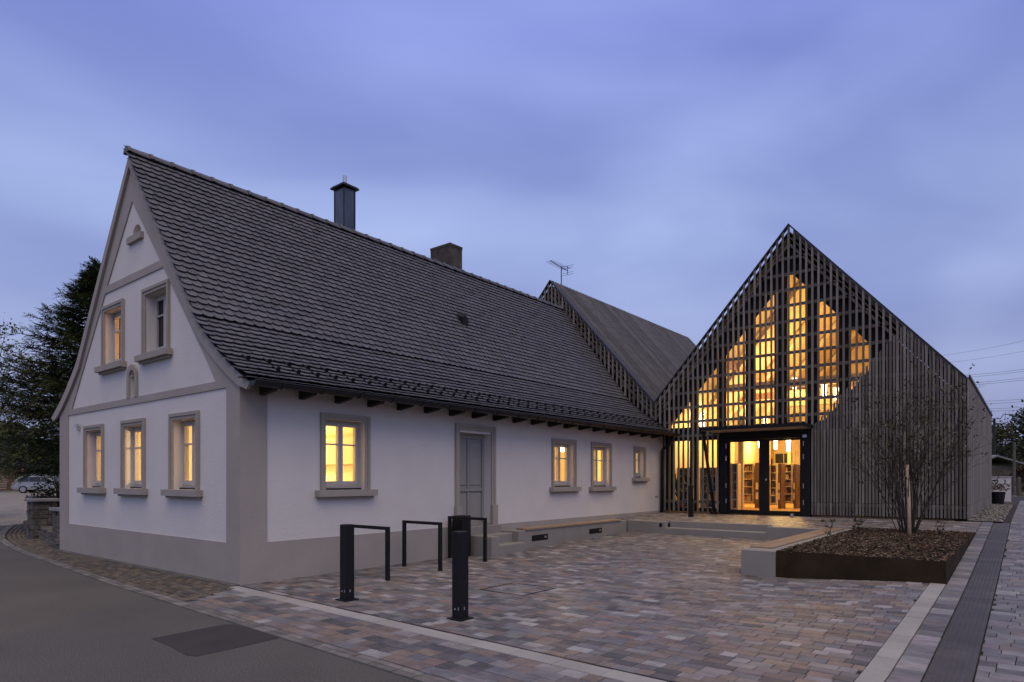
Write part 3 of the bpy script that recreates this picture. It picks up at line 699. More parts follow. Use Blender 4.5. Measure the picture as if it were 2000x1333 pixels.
# ================================================================== LIBRARY
LX = 14.4; LC, LH, EZ, AZ = -3.93, 4.2, 4.15, 8.97; SLP = (AZ - EZ) / LH; LC2 = LC + 2 * LH; LE = 26.9
lib = thing('library', (LX, LC, .58), 'new library with grey timber batten facade and two steep gables', 'library')
def rake(y): return max(AZ - SLP * abs(y - LC), AZ - SLP * abs(y - LC2)) if y < LC + LH else AZ - SLP * abs(y - LC2)
def base(y): return gz(14.3, max(-8.3, min(0, y)))
def oldroof(y):           # top of the old tiled roof in the facade plane
    if y < -.62: return -9
    yy = min(y, HY_ - y)
    return pz(yy) + .06
def diag(y): return 3.08 + SLP * (-4.56 - y)       # lower edge of the open lattice on the closed side
# dark inner facade with glazed openings
LIT = [(-.23, -.86), (-1.117, -1.731), (-2.038, -2.619), (-2.879, -3.459), (-3.834, -4.379), (-4.651, -5.193), (-5.463, -5.988)]
top = lambda y: 7.62 - SLP * abs(y - LC)
ops = []
for a, b in LIT:
    a, b = max(a, b) + .008, min(a, b) - .012; lo = 3.27
    ta, tb_ = top(a), top(b); loa, lob = max(lo, diag(a) - .12), max(lo, diag(b) - .12)
    pts = [(a, loa), (a, ta)] + ([(LC, top(LC))] if b < LC < a else []) + [(b, tb_), (b, lob)]
    if lob > lo and loa == lo:
        yc = -4.56 - (lo + .12 - 3.08) / SLP; pts.append((yc, lo))
    if a == max(LIT[0]) : pass
    ops.append(pts)
low_ops = [rect(-.86, -.30, .70, 2.84), rect(-1.74, -1.117, .70, 2.84)]
DOORO = rect(-4.42, -2.05, .56, 2.93)
yl = [(-8.0, .45), (-8.0, rake(-8.0) - .62), (LC, AZ - .62), (LC + LH, EZ - .55), (LC2, AZ - .62), (LC2 + LH - .1, EZ - .55), (LC2 + LH - .1, 3.0), (.02, 2.9), (.02, .45)]
yl = [(-8.0, .45), (.05, .45), (.05, 2.7), (8.5, 2.7), (8.5, rake(8.5) - .6), (LC2, AZ - .6), (LC + LH, EZ - .55), (LC, AZ - .6), (-8.0, rake(-8.0) - .6)]
add_mesh('inner_facade', plate(yl, ops + low_ops + [DOORO], (14.62, 0, 0), (0, 1, 0), (0, 0, 1), (1, 0, 0), 0, .05), DARKP, lib)
for o_ in ops + low_ops:
    add_mesh('glazing', plate(o_, [], (14.64, 0, 0), (0, 1, 0), (0, 0, 1), (1, 0, 0), 0, .012), GLASS, lib)
# vertical battens
PB, WB = .16, .054
def vbatten(name, y, segs, x0, x1, w=WB, m=WOODG):
    for z0, z1, slope0, slope1 in segs:
        if z1 - z0 < .05: continue
        h = w / 2
        pts = [(x0, y - h, z0 - slope0 * h), (x0, y + h, z0 + slope0 * h), (x0, y + h, z1 + slope1 * h), (x0, y - h, z1 - slope1 * h)]
        MB().prism(pts, (x1 - x0, 0, 0)).build(name, m, lib)
def splits(z0, z1, s0, s1, cuts):
    cs = [c for c in cuts if z0 + .1 < c < z1 - .1]; e = [z0] + cs + [z1]; r = []
    for i in range(len(e) - 1): r.append((e[i] + (.004 if i else 0), e[i + 1] - (.004 if i < len(e) - 2 else 0), s0 if i == 0 else 0, s1 if i == len(e) - 2 else 0))
    return r
ny = int((LC2 - 1 + LH - (LC - LH)) / PB)
k0 = int(-LH / PB); y = LC + k0 * PB
while y < HY_ - .1:
    sl = (SLP if (y < LC or (LC + LH < y < LC2)) else -SLP)
    zt = rake(y) - .05
    if y < -.06:
        zb = base(y) + .05
        if -4.55 < y < -1.93: zb = 3.16
        s0 = 0
    else:
        zb = oldroof(y) + .02; s0 = (pz(min(y, HY_ - y) + .02) - pz(min(y, HY_ - y) - .02)) / .04 * (1 if y < RY else -1)
    if zt - zb > .06: vbatten('facade_batten', y, splits(zb, zt, s0, sl, (.962, 3.0, 5.24, 7.06) if y < -4.5 else (3.0, 5.24, 7.06)), LX, LX + .045)
    # fill battens on the closed part
    yf = y + PB / 2
    if LC - LH < yf < -4.56:
        zt2 = min(rake(yf) - .06, diag(yf)); zb2 = base(yf) + .05
        vbatten('fill_batten', yf, splits(zb2, zt2, 0, -SLP if zt2 < rake(yf) - .07 else SLP, (.962, 3.0)), LX + .03, LX + .055, .052)
    y += PB
# horizontal lattice bars
zs = [.90, 2.99] + [3.443 + .455 * k for k in range(12)]
for z in zs:
    h = .04
    for cen in (LC, LC2):
        half = LH - max(0, (z + h + .35 - EZ)) / SLP if z > 3.7 else LH
        if half < .25: continue
        a, b = cen - half, cen + half
        if cen == LC2:
            a2 = None
            # only above the old roof
            ya = [yy for yy in [a + .05 * q for q in range(int((b - a) / .05))] if oldroof(yy) + .08 < z - h]
            if not ya: continue
            grp = []; cur = [ya[0]]
            for yy in ya[1:]:
                if yy - cur[-1] < .08: cur.append(yy)
                else: grp.append(cur); cur = [yy]
            grp.append(cur)
            for gq in grp:
                if gq[-1] - gq[0] > .15: MB().box(LX + .056, LX + .115, gq[0], gq[-1], z - h, z + h).build('lattice_bar', WOODD, lib)
        else:
            b = min(b, .24)
            if z < 3.2: rng = [(-8.1, -4.56)] + ([(-1.93, -.08)] if z < 1 else [(-1.95, -.08)])
            else: rng = [(a, b)]
            for q0, q1 in rng:
                while q1 > -.6 and oldroof(q1) > z - h - .04 and z > 2.5 and q1 > q0: q1 -= .02
                if q1 - q0 > .1: MB().box(LX + .056, LX + .115, q0, q1, z - h, z + h).build('lattice_bar', WOODD, lib)
# rake edge boards and bars parallel to the rake
for cen in (LC, LC2):
    for sg in (-1, 1):
        for off, th, x0, x1, m in ((.0, .05, LX - .02, LX + .14, GUT), (.19, .035, LX + .05, LX + .50, WOODD), (.345, .035, LX + .05, LX + .5, WOODD), (.52, .10, LX + .056, LX + .12, WOODD)):
            ye = LH if not (cen == LC2 and sg == 1) else LH - .6
            a = (cen + sg * .0, AZ - off); b = (cen + sg * ye, AZ - off - SLP * ye)
            if cen == LC and sg == -1 and off > .5: b = (cen - 2.7, AZ - off - SLP * 2.7)
            if cen == LC and sg == -1 and .1 < off < .5: b = (cen - 2.9, AZ - off - SLP * 2.9)
            q = [(x0, a[0], a[1]), (x0, b[0], b[1]), (x0, b[0], b[1] - th), (x0, a[0], a[1] - th)]
            MB().prism(q, (x1 - x0, 0, 0)).build('rake_board', m, lib)
# roofs: dark underlay slabs plus battens down the slope
UND = mat('roof_underlay', (.03, .03, .032), .9)
for cen in (LC, LC2):
    for sg in (-1, 1):
        x0 = LX + .62
        q = [(x0, cen, AZ - .07), (x0, cen + sg * (LH - .01), EZ - .07), (x0, cen + sg * (LH - .01), EZ - .22), (x0, cen, AZ - .22)]
        MB().prism(q, (LE - x0, 0, 0)).build('roof_slab', UND, lib)
def slope_battens(cen, sg, x0, pitch=.16):
    q = [(0, cen, AZ - .04), (0, cen + sg * LH, EZ - .04), (0, cen + sg * LH, EZ + .015), (0, cen, AZ + .015)]
    me = MB().prism(q, (.075, 0, 0)).mesh('roof_batten', ROOFB); x = x0
    while x < LE - .05: inst('roof_batten', me, Matrix.Translation((x, 0, 0)), lib); x += pitch
slope_battens(LC2, -1, LX + .16); slope_battens(LC, 1, LX + .70); slope_battens(LC, -1, LX + .70)
MB().box(LX + .2, LE, LC + LH - .12, LC + LH + .12, EZ - .12, EZ - .03).build('valley_gutter', SILVER, lib)
# side wall facing the path: upright boards
ys_ = LC - LH
x = LX + .02; n = 0
while x < LE - .05:
    for z0, z1 in ((zr(x) + .04, .955), (.965, 2.985), (2.995, EZ - .02)):
        MB().box(x, x + .118, ys_ - .045, ys_ - .01, z0, z1).build('side_board', WOODG, lib)
    x += .132
MB().box(LX + .06, LE - .02, ys_ - .009, ys_ + .05, .50, EZ - .06).build('side_wall', DARKP, lib)
MB().box(LX - .015, LE, ys_ - .08, ys_ - .046, EZ - .03, EZ + .03).build('eave_trim', GUT, lib)
MB().box(LE - .1, LE, LC - LH + .06, LC2 + LH, .4, EZ - .2).prism([(LE - .1, LC - LH + .3, EZ - .199), (LE - .1, LC + LH - .1, EZ - .199), (LE - .1, LC, AZ - .3)], (.1, 0, 0)).prism([(LE - .1, LC2 - LH + .1, EZ - .199), (LE - .1, LC2 + LH - .1, EZ - .199), (LE - .1, LC2, AZ - .3)], (.1, 0, 0)).build('rear_wall', DARKP, lib)
MB().box(15.3, LE, LC2 + LH - .2, LC2 + LH - .1, .4, EZ - .2).build('far_side_wall', DARKP, lib)
# interior lining
iw = MB()
for sg in (-1, 1):
    a = (LC, AZ - .80); b = (LC + sg * (LH - .25), AZ - .80 - SLP * (LH - .25))
    iw.prism([(14.86, a[0], a[1]), (14.86, b[0], b[1]), (14.86, b[0], b[1] + .1), (14.86, a[0], a[1] + .1)], (LE - .25 - 14.86, 0, 0))
iw.build('ceiling_lining', INTWOOD, lib)
MB().box(14.86, LE - .3, LC - LH + .25, LC - LH + .33, .58, 3.9).build('side_lining', INTWOOD, lib)
MB().box(14.86, LE - .3, .08, .16, .58, 3.7).build('house_side_lining', INTWOOD, lib)
MB().box(LE - .30, LE - .22, LC - LH + .34, .07, .58, 3.55).prism([(LE - .3, LC - LH + .34, 3.551), (LE - .3, .07, 3.551), (LE - .3, LC, AZ - .85)], (.08, 0, 0)).build('end_lining', INTWOOD, lib)
MB().box(14.6, LE - .3, LC - LH + .26, .08, .50, .585).build('library_floor', INTFL, lib)
for k, x in enumerate((16.6, 19.4, 22.2, 25.0)):
    b = MB()
    for sg in (-1, 1): b.beam((x, LC + sg * 3.75, 3.45), (x, LC + sg * .05, AZ - .98), .14, .24, (1, 0, 0))
    b.build('rafter_pair', INTWOOD, lib)
    MB().box(x - .07, x + .07, LC - 3.1, LC + 3.1, 4.55, 4.80).build('tie_beam', INTRED if k == 1 else INTWOOD, lib)
for yy in (-6.2, -1.66): MB().box(14.9, LE - .3, yy - .06, yy + .06, 5.25, 5.50).build('purlin', INTRED, lib)
for xx in (18.0, 21.5, 24.5): MB().box(xx - .07, xx + .07, -1.25, -1.11, .585, 4.0).build('column', INTWOOD, lib)
# upper gallery window at the end wall
e0 = on_x(1514, 905, LE - .32); e1 = on_x(1549, 886, LE - .32)
ew = MB().box(LE - .36, LE - .301, e1[1] - .12, e0[1] + .12, e0[2] - .1, e1[2] + .12).build('end_window', SHELFW, lib)
for q in range(2):
    ya = e1[1] + (e0[1] - e1[1]) * q / 2; MB().box(LE - .372, LE - .361, ya + .02, ya + (e0[1] - e1[1]) / 2 - .02, e0[2], e1[2]).build('pane', CARG, ew)
# entrance: black frame, two glazed leaves, canopy
fr = MB(); X0, X1 = 14.36, 14.60
fr.box(X0, X1, -4.52, -4.27, .55, 3.02).box(X0, X1, -2.17, -1.94, .55, 3.02).box(X0, X1, -4.27, -2.17, 2.80, 3.02)
fr.build('door_portal', BLACK, lib)
for a, b, hs in ((-3.225, -2.172, 1), (-4.268, -3.229, -1)):
    l_ = MB(); xx0, xx1 = 14.42, 14.49
    l_.box(xx0, xx1, a, a + .13, .565, 2.795).box(xx0, xx1, b - .055, b, .565, 2.795).box(xx0, xx1, a + .13, b - .055, 2.735, 2.795).box(xx0, xx1, a + .13, b - .055, .565, .69)
    if hs < 0:
        l_ = MB(); l_.box(xx0, xx1, a, a + .03, .565, 2.795).box(xx0, xx1, b - .155, b, .565, 2.795).box(xx0, xx1, a + .03, b - .155, 2.735, 2.795).box(xx0, xx1, a + .03, b - .155, .565, .69)
    lo = l_.build('glass_door', BLACK, lib)
    (MB().box(14.45, 14.462, a + .13, b - .055, .69, 2.735) if hs > 0 else MB().box(14.45, 14.462, a + .03, b - .155, .69, 2.735)).build('pane', GLASS, lo)
    for z in (.95, 1.42, 2.25, 2.62):
        yy = b - .02 if hs > 0 else a - .05
        MB().cyl((14.352, yy + (.06 if hs > 0 else -.03)), .012, z - .07, z + .07, 8).build('hinge', SILVER, lo)
    if hs < 0:
        h = MB().box(14.35, 14.378, b - .265, b - .235, 1.18, 2.22).box(14.378, 14.45, b - .26, b - .24, 1.25, 1.28).box(14.378, 14.45, b - .26, b - .24, 2.12, 2.15); h.build('pull_bar', BLACK, lo)
        MB().path([(14.41, b - .07, 1.60), (14.42, b - .07, 1.60)], .028, 10).build('lock', SILVER, lo)
MB().box(14.33, 14.36, -4.44, -4.33, 2.79, 2.87).build('door_sensor', SILVER, lib)
can = MB().box(13.42, 14.395, -4.60, -1.72, 3.05, 3.14).build('canopy', BLACK, lib)
MB().box(13.46, 14.36, -4.56, -1.76, 3.035, 3.049).build('soffit', mat('canopy_soffit', (.42, .36, .30), .7), can)
MB().beam((14.28, -1.80, .55), (13.47, -1.765, 3.03), .07, .07).build('canopy_strut', BLACK, can)
MB().box(14.18, 14.34, -1.90, -1.70, .53, .62).build('strut_foot', BLACK, can)
MB().cyl((13.95, -4.15), .045, gz(13.95, -4.15), gz(13.95, -4.15) + .10, 10).build('door_stop', SILVER, lib)
# thing: door opener pillar
t = thing('opener_pillar', (12.98, -1.60, .5), 'slim black access pillar with an orange reflection painted as a panel on the terrace before the lattice', 'pillar')
MB().box(12.92, 13.04, -1.66, -1.54, .47, 1.42).build('post', BLACK, t); MB().box(13.0, 13.035, -1.664, -1.6605, 1.05, 1.36).build('panel', mat('orange_reflection', (.5, .3, .16), .3, metal=.5), t)  # panel's orange tone is reflected light painted into its colour

# pendants
def pendant(loc, label, power):
    t = thing('pendant_lamp', (loc[0], loc[1], loc[2] + .2), label, 'lamp', 'glass pendants in the library')
    zt = AZ - .83 - SLP * abs(loc[1] - LC)
    MB().path([(loc[0], loc[1], zt), (loc[0], loc[1], loc[2] + .2)], .008, 5).build('cord', BLACK, t)
    MB().cyl((loc[0], loc[1]), .055, loc[2] - .19, loc[2] + .2, 14, .08).build('shade', LAMP, t)
    lampat('pendant_light', (loc[0], loc[1], loc[2] - .32), power * .45, .1, WARM, t); lampat('pendant_light', (loc[0], loc[1], loc[2] + .36), power * .65, .1, WARM, t)
PL = [(1552, 750, 19, 'pendant hanging high above the door in the middle of the lattice gable'), (1610, 763, 18, 'pendant shining through the lattice just above the diagonal edge'), (1633, 770, 17.5, 'pendant half hidden by the diagonal edge of the closed battens'), (1372, 830, 16.5, 'pendant shining beside the canopy strut'), (1495, 823, 20, 'pendant low behind the lattice just above the canopy'), (1515, 868, 21, 'pendant at the top of the right glass door, beside the door handle'), (1540, 871, 19, 'brightest pendant at the top of the right glass door'), (1484, 866, 23, 'pendant at the top edge of the left glass door')]
for u, v, x, lb in PL:
    p = on_x(u, v, x); pendant(p, 'white glass ' + lb, 125)
# extra, further inside and up the hall: seen only by its light
# shelves
def shelf(x, u0, u1, z0, z1, rows, label, frame, back=None, books=True, depth_=.3, end=None):
    y0 = on_x(u0, 930, x)[1]; y1 = on_x(u1, 930, x)[1]; a, b = min(y0, y1), max(y0, y1)
    t = thing('bookshelf', (x, (a + b) / 2, .586), label, 'bookshelf')
    MB().box(x, x + depth_, a, a + .045, z0, z1).build('side_panel', end or frame, t); MB().box(x, x + depth_, b - .045, b, z0, z1).build('side_panel', end or frame, t)
    MB().box(x + depth_ - .02, x + depth_, a + .03, b - .03, z0, z1).build('back_panel', back or frame, t)
    for k in range(rows + 1):
        z = z0 + .06 + (z1 - z0 - .09) * k / rows; MB().box(x + .004, x + depth_ - .021, a + .03, b - .03, z, z + .028).build('shelf_board', frame, t)
        if books and k < rows:
            bk = MB(); y = a + .035; rb_ = random.Random(int(u0) * 31 + k); gapz = (z1 - z0 - .09) / rows - .05
            while y < b - .05:
                wd = rb_.uniform(.018, .045) if rb_.random() < .7 else rb_.uniform(.1, .16); h = gapz * rb_.uniform(.6, .98)
                if rb_.random() < .88: bk.box(x + rb_.uniform(.03, .1), x + .2, y, min(y + wd, b - .035), z + .029, z + .028 + h, rb_.choice([(.5, .44, .32), (.06, .05, .06), (.35, .1, .05), (.12, .09, .07), (.55, .5, .4), (.08, .1, .14), (.3, .2, .08), (.6, .3, .1), (.04, .04, .04), (.2, .12, .08)]))
                y += wd + .003
            bk.build('books', BOOKS, t, kind='stuff')
shelf(15.6, 1427, 1441, .586, 2.12, 5, 'empty red-backed shelf just inside the left glass door', SHELFW, SHELFR, False)
shelf(18.6, 1450, 1472, .72, 2.18, 5, 'book-filled shelf behind the left glass door', SHELFW)
shelf(18.2, 1502, 1518, .70, 2.12, 5, 'narrow book-filled shelf beside the long door handle', SHELFW)
shelf(18.9, 1529, 1548, .75, 2.15, 5, 'book-filled shelf in the middle of the right glass door', SHELFW)
shelf(19.5, 1557, 1574, .75, 2.15, 5, 'book-filled shelf at the right edge of the right glass door', SHELFW)
shelf(15.5, 1322, 1349, .6, 2.0, 5, 'red-backed shelf behind the lattice beside the downpipe', SHELFW, SHELFR)
shelf(15.6, 1366, 1400, .6, 2.0, 5, 'red-backed shelf behind the lattice beside the canopy strut', SHELFW, SHELFR)
for x, u0, u1, z1, lb in ((18.4, 1474, 1484, 2.2, 'plain brown end panel of the shelf row behind the left glass door'), (18.3, 1519.5, 1526, 2.16, 'brown shelf end panel with leaflet racks between two bookshelves'), (18.9, 1550, 1555, 2.14, 'narrow brown shelf end panel near the right door frame')):
    y0 = on_x(u0, 930, x)[1]; y1 = on_x(u1, 930, x)[1]
    t = thing('end_panel', (x, (y0 + y1) / 2, .586), lb, 'panel'); MB().box(x, x + .5, y1, y0, .586, z1).build('panel_body', SHELFB, t)
    for z in (.9, 1.25): MB().box(x - .04, x - .002, y1 + .05, (y0 + y1) / 2 + .04, z, z + .24).build('leaflet_rack', SHELFW, t)
y0 = on_x(1442, 930, 16.2)[1]; y1 = on_x(1451, 930, 16.2)[1]
MB().box(16.2, 16.32, y1, y0, .586, 3.7).build('entrance_column', INTWOOD, lib)
# potted plant inside, behind the lattice
pc = on_x(1327, 985, 15.15); t = thing('indoor_plant', (pc[0], pc[1], .586), 'dark leafy indoor plant behind the lattice near the downpipe', 'plant')
MB().cyl((pc[0], pc[1]), .13, .586, .86, 12, .17).build('pot', SHELFR, t)
lf = MB(); rp_ = random.Random(2)
for k in range(26):
    a = rp_.uniform(0, 2 * PI); l_ = rp_.uniform(.3, .65); z0 = .86; h = rp_.uniform(.3, 1.0); d = Vector((math.cos(a), math.sin(a), 0)); s_ = Vector((-d.y, d.x, 0)) * .05; p0 = Vector((pc[0], pc[1], z0)); p1 = p0 + d * l_ * .5 + Vector((0, 0, h)); p2 = p0 + d * l_ + Vector((0, 0, h * .75))
    lf.add([p0, p1 + s_, p2, p1 - s_], [(0, 1, 2, 3)], (.03, .05, .02))
lf.build('foliage', LEAF, t)

# TV aerial on the rear gable
t = thing('tv_aerial', (15.15, LC2, AZ), 'thin television aerial on a mast above the rear batten roof', 'aerial')
MB().path([(15.15, LC2, AZ - .1), (15.15, LC2, 9.66)], .02, 6).build('mast', GUT, t)
MB().path([(14.35, LC2 - .05, 9.66), (15.62, LC2 + .05, 9.62)], .014, 5).build('boom', GUT, t)
for k in range(11):
    xx = 14.38 + k * .115; MB().path([(xx, LC2 - .16 - .004 * k, 9.655), (xx, LC2 + .16 + .004 * k, 9.655)], .006, 4).build('element', GUT, t)
MB().path([(15.58, LC2, 9.45), (15.58, LC2, 9.80)], .012, 5).build('reflector', GUT, t)
for z in (9.45, 9.53, 9.71, 9.79): MB().path([(15.58, LC2 - .25, z), (15.58, LC2 + .25, z)], .006, 4).build('element', GUT, t)

# ================================================================== TERRACE EDGE, STEPS, BENCHES, PLANTER
te = thing('terrace_steps', (10.95, -3, .15), 'two long concrete steps in the retaining wall below the library terrace', 'steps')
def zt_(y): return gz(11.05, y)
def cblock(name, x0, x1, y0, y1, z0, za, zb=None, parent=None, m=CONC):
    zb = za if zb is None else zb; b = .012
    ring = lambda d, f: [(x0 + d, y0 + d, f(0)), (x1 - d, y0 + d, f(0)), (x1 - d, y1 - d, f(1)), (x0 + d, y1 - d, f(1))]
    vs = ring(0, lambda i: z0) + ring(0, lambda i: (za, zb)[i] - b) + ring(b, lambda i: (za, zb)[i])
    fs = [(8, 9, 10, 11)]
    for k in (0, 4):
        for i in range(4): j = (i + 1) % 4; fs.append((k + i, k + j, k + 4 + j, k + 4 + i))
    return MB().add(vs, fs).build(name, m, parent)
cblock('step_block', 10.95, 11.25, -4.38, -1.745, .05, .315, None, te); cblock('step_block', 11.252, 11.37, -4.38, -1.745, .05, .485, None, te)
rw = thing('retaining_wall', (11, -1, .15), 'low concrete retaining wall of the terrace between wall bench and steps', 'wall')
cblock('wall_block', 10.95, 11.13, -1.742, -.62, .05, zt_(-1.7) + .004, zt_(-.6) + .004, rw)
MB().box(10.945, 10.9495, -1.66, -1.58, .33, .43).build('recessed_light', BLACK, rw)
rw2 = thing('retaining_wall', (11, -5, .15), 'low concrete retaining wall of the terrace between steps and planter bench', 'wall')
cblock('wall_block', 10.95, 11.13, -5.62, -4.384, .05, zt_(-5.6) + .012, zt_(-4.4) + .004, rw2)
cblock('wall_block', 11.60, 11.74, -6.1, -5.6, .05, .50, None, rw2)
# bench in front of the house wall
wb = thing('wall_bench', (8.5, -.3, .1), 'long concrete bench with timber seat and floor lights against the house wall', 'bench')
x = 6.05
for k, x1 in enumerate((7.9, 9.6, 10.945)):
    cblock('bench_block', x, x1 - .004, -.60, -.019, .0, .47, None, wb); x = x1
MB().box(10.95, 11.02, -.60, -.019, .05, zt_(-.3)).build('bench_end', CONC, wb)
for k in range(3):
    for h, (xa, xb) in enumerate(((6.32, 8.42), (8.428, 10.6))):
        MB().bbox(xa, xb, -.625 + k * .098, -.625 + k * .098 + .09, .471, .515, .006).build('seat_slat', SLAT, wb)
for xx in (6.55, 8.98):
    lb = MB().box(xx, xx + .62, -.604, -.6005, .21, .34).build('floor_light', BLACK, wb)
    for q in range(3): MB().box(xx + .05, xx + .45, -.609, -.6045, .235 + q * .032, .247 + q * .032).build('louvre', GUT, lb)
    MB().box(xx + .48, xx + .56, -.609, -.6045, .26, .30).build('lens', SILVER, lb)
# door steps
st = thing('door_steps', (5.4, -.4, .0), 'short flight of concrete steps up to the grey front door', 'steps')
cblock('step_block', 4.62, 6.04, -.14, -.02, .0, .60, None, st); cblock('step_block', 4.95, 6.045, -.45, -.142, .0, .43, None, st); cblock('step_block', 5.20, 6.045, -.775, -.452, -.02, .235, None, st); cblock('cheek_wall', 4.95, 5.196, -.775, -.452, -.02, .43, None, st)
MB().box(4.80, 5.83, .0, .234, .56, .63).build('threshold', CONC, st)
# planter bench
pb = thing('planter_bench', (8, -5.9, .1), 'concrete bench with timber slats along the planter edge', 'bench')
cblock('bench_block', 5.60, 11.59, -6.165, -5.63, -.03, .455, .455, pb)
for k in range(9):
    MB().bbox(5.95, 11.45, -6.02 + k * .042 - .0, -6.02 + k * .042 + .03, .456, .478, .004).build('seat_slat', SLAT, pb)
# planter box of dark steel plate
pl = thing('planter', (9, -7.3, .1), 'square dark steel planter with bark mulch in the paved square', 'planter')
PX0, PX1, PY0, PY1 = 5.66, 12.05, -8.438, -6.17
MB().box(PX0, PX0 + .012, PY0 + .013, PY1, -.03, .462).build('front_plate', CORT, pl); MB().box(PX0, PX1, PY0, PY0 + .012, .0, .462).build('side_plate', CORT, pl)
MB().box(PX1 - .012, PX1, PY0 + .013, PY1, .2, .462).build('rear_plate', CORT, pl); MB().box(PX0 + .013, PX1 - .013, PY1 - .012, PY1 - .001, .0, .455).build('bench_plate', CORT, pl)
sg_ = MB(); grid(sg_, [PX0 + .012 + (PX1 - PX0 - .024) * k / 24 for k in range(25)], [PY0 + .012 + (PY1 - PY0 - .024) * k / 12 for k in range(13)], lambda x, y: .44 + .05 * math.sin(PI * (x - PX0) / (PX1 - PX0)) * math.sin(PI * (y - PY0) / (PY1 - PY0)) + random.uniform(-.008, .008), 0)
sg_.c = [(.03, .022, .015)] * len(sg_.f); sg_.has = True
sg_.build('soil', MULCH, pl)
mu = MB(); rm = random.Random(4)
for k in range(7500):
    x = rm.uniform(PX0 + .02, PX1 - .03); y = rm.uniform(PY0 + .02, PY1 - .02); z = .45 + .05 * math.sin(PI * (x - PX0) / (PX1 - PX0)) * math.sin(PI * (y - PY0) / (PY1 - PY0)) + rm.uniform(-.008, .02)
    a = rm.uniform(0, PI); c_ = rm.choice([(.055, .03, .018), (.09, .05, .028), (.03, .02, .014), (.11, .075, .048), (.16, .12, .085), (.055, .05, .025)])
    mu.ob((x, y, z), (math.cos(a), math.sin(a), rm.uniform(-.5, .5)), (-math.sin(a), math.cos(a), rm.uniform(-.4, .4)), (0, 0, 1), rm.uniform(.015, .045), rm.uniform(.006, .014), .004, c_)
mu.build('bark_mulch', MULCH, kind='stuff')

# ================================================================== STREET FURNITURE
def bollard(x, y, label, top):
    t = thing('bollard', (x, y, 0), label, 'bollard', 'black bollards on the square')
    MB().box(x - .11, x + .11, y - .11, y + .11, .0, .014).build('base_plate', BLACK, t)
    b = MB().bbox(x - .066, x + .066, y - .066, y + .066, .014, 1.0, .006); b.build('post', BLACK, t)
    MB().bbox(x - .062, x + .062, y - .062, y + .062, 1.0, 1.006, .004).build('cap', mat('cap_sheen', (.03, .03, .034), .7) if top == 0 else MATS['cap_sheen'], t)
    MB().box(x - .0685, x - .0665, y - .042, y - .026, .11, .145).build('sticker', SLABM, t); MB().path([(x - .0685, y + .02, .12), (x - .0665, y + .02, .12)], .012, 8).build('key_lock', SILVER, t)
    MB().box(x - .012, x + .006, y - .0685, y - .0665, .11, .145).build('sticker', SLABM, t)
bollard(.26, -2.257, 'square black bollard standing before the first bike rack', 0); bollard(.347, -4.235, 'square black bollard standing alone between racks and slab stripe', 1)
def rack(x, y0, y1, label):
    t = thing('bike_rack', (x, (y0 + y1) / 2, 0), label, 'bike rack', 'flat-bar bicycle racks by the house'); z = gz(x, y0)
    for y in (y0, y1 - .05): MB().box(x - .03, x + .03, y, y + .05, z - .02, z + .80).build('leg', BLACK, t)
    MB().box(x - .03, x + .03, y0, y1, z + .80, z + .85).build('top_bar', BLACK, t)
rack(1.68, -1.43, -.47, 'low black hoop rack partly behind a bollard, by the corner window'); rack(2.97, -1.31, -.33, 'low black hoop rack standing between the two other racks'); rack(4.37, -1.13, -.13, 'low black hoop rack around the litter bin by the door')
t = thing('litter_bin', (4.62, -.22, .0), 'tall black steel litter bin beside the door steps', 'bin')
MB().box(4.54, 4.76, -.33, -.10, .0, .03).build('foot', BLACK, t); MB().bbox(4.52, 4.79, -.35, -.08, .03, .86, .01).build('body', BLACK, t); MB().box(4.516, 4.5195, -.31, -.12, .64, .76).build('opening', DARKP, t); MB().path([(4.519, -.33, .80), (4.514, -.33, .80)], .012, 8).build('lock', SILVER, t)

# ================================================================== SHRUB IN THE PLANTER
BX, BY, BZ = 10.43, -7.40, .48
t = thing('shrub', (BX, BY, BZ), 'bare multi-stemmed shrub with few last leaves in the planter', 'shrub')
rs = random.Random(21); wood = MB(); lv = MB()
def leaf(p, d, s):
    d = Vector(d).normalized(); sd_ = d.cross(Vector((rs.uniform(-1, 1), rs.uniform(-1, 1), rs.uniform(-1, 1)))); 
    if sd_.length < .01: return
    sd_.normalize(); c = rs.choice([(.05, .055, .022), (.07, .065, .03), (.035, .04, .02), (.085, .07, .035)])
    lv.add([p, p + d * s * .5 + sd_ * s * .22, p + d * s, p + d * s * .5 - sd_ * s * .22], [(0, 1, 2, 3)], c)
def branch(p, d, ln, r, lev):
    n = 5 if lev < 2 else 3; pts = [Vector(p)]; dd = Vector(d).normalized(); 
    for i in range(n):
        dd = (dd + Vector((rs.uniform(-.12, .12), rs.uniform(-.12, .12), rs.uniform(-.04, .13)))).normalized(); pts.append(pts[-1] + dd * ln / n)
    wood.path(pts, [r * (1 - .75 * i / n) for i in range(n + 1)], 4 if lev < 2 else 3, cap=False)
    if lev < 3:
        for k in range((8, 5, 2)[lev]):
            f_ = rs.uniform(.25, .98); i = min(int(f_ * n), n - 1); q = pts[i].lerp(pts[i + 1], f_ * n - i); a = (pts[i + 1] - pts[i]).normalized()
            o = a.cross(Vector((rs.uniform(-1, 1), rs.uniform(-1, 1), rs.uniform(-1, 1)))).normalized(); nd = (a + o * rs.uniform(.45, .85) + Vector((0, 0, .12))).normalized()
            branch(q, nd, ln * rs.uniform(.28, .5) * (1.1 - .4 * f_), r * (.5 if lev < 2 else .6) * (1.05 - .5 * f_), lev + 1)
    if lev >= 2 and rs.random() < .22:
        for k in range(rs.randint(1, 3)): leaf(pts[-1 - (k % 2)], Vector((rs.uniform(-1, 1), rs.uniform(-1, 1), rs.uniform(-.9, .3))), rs.uniform(.05, .10))
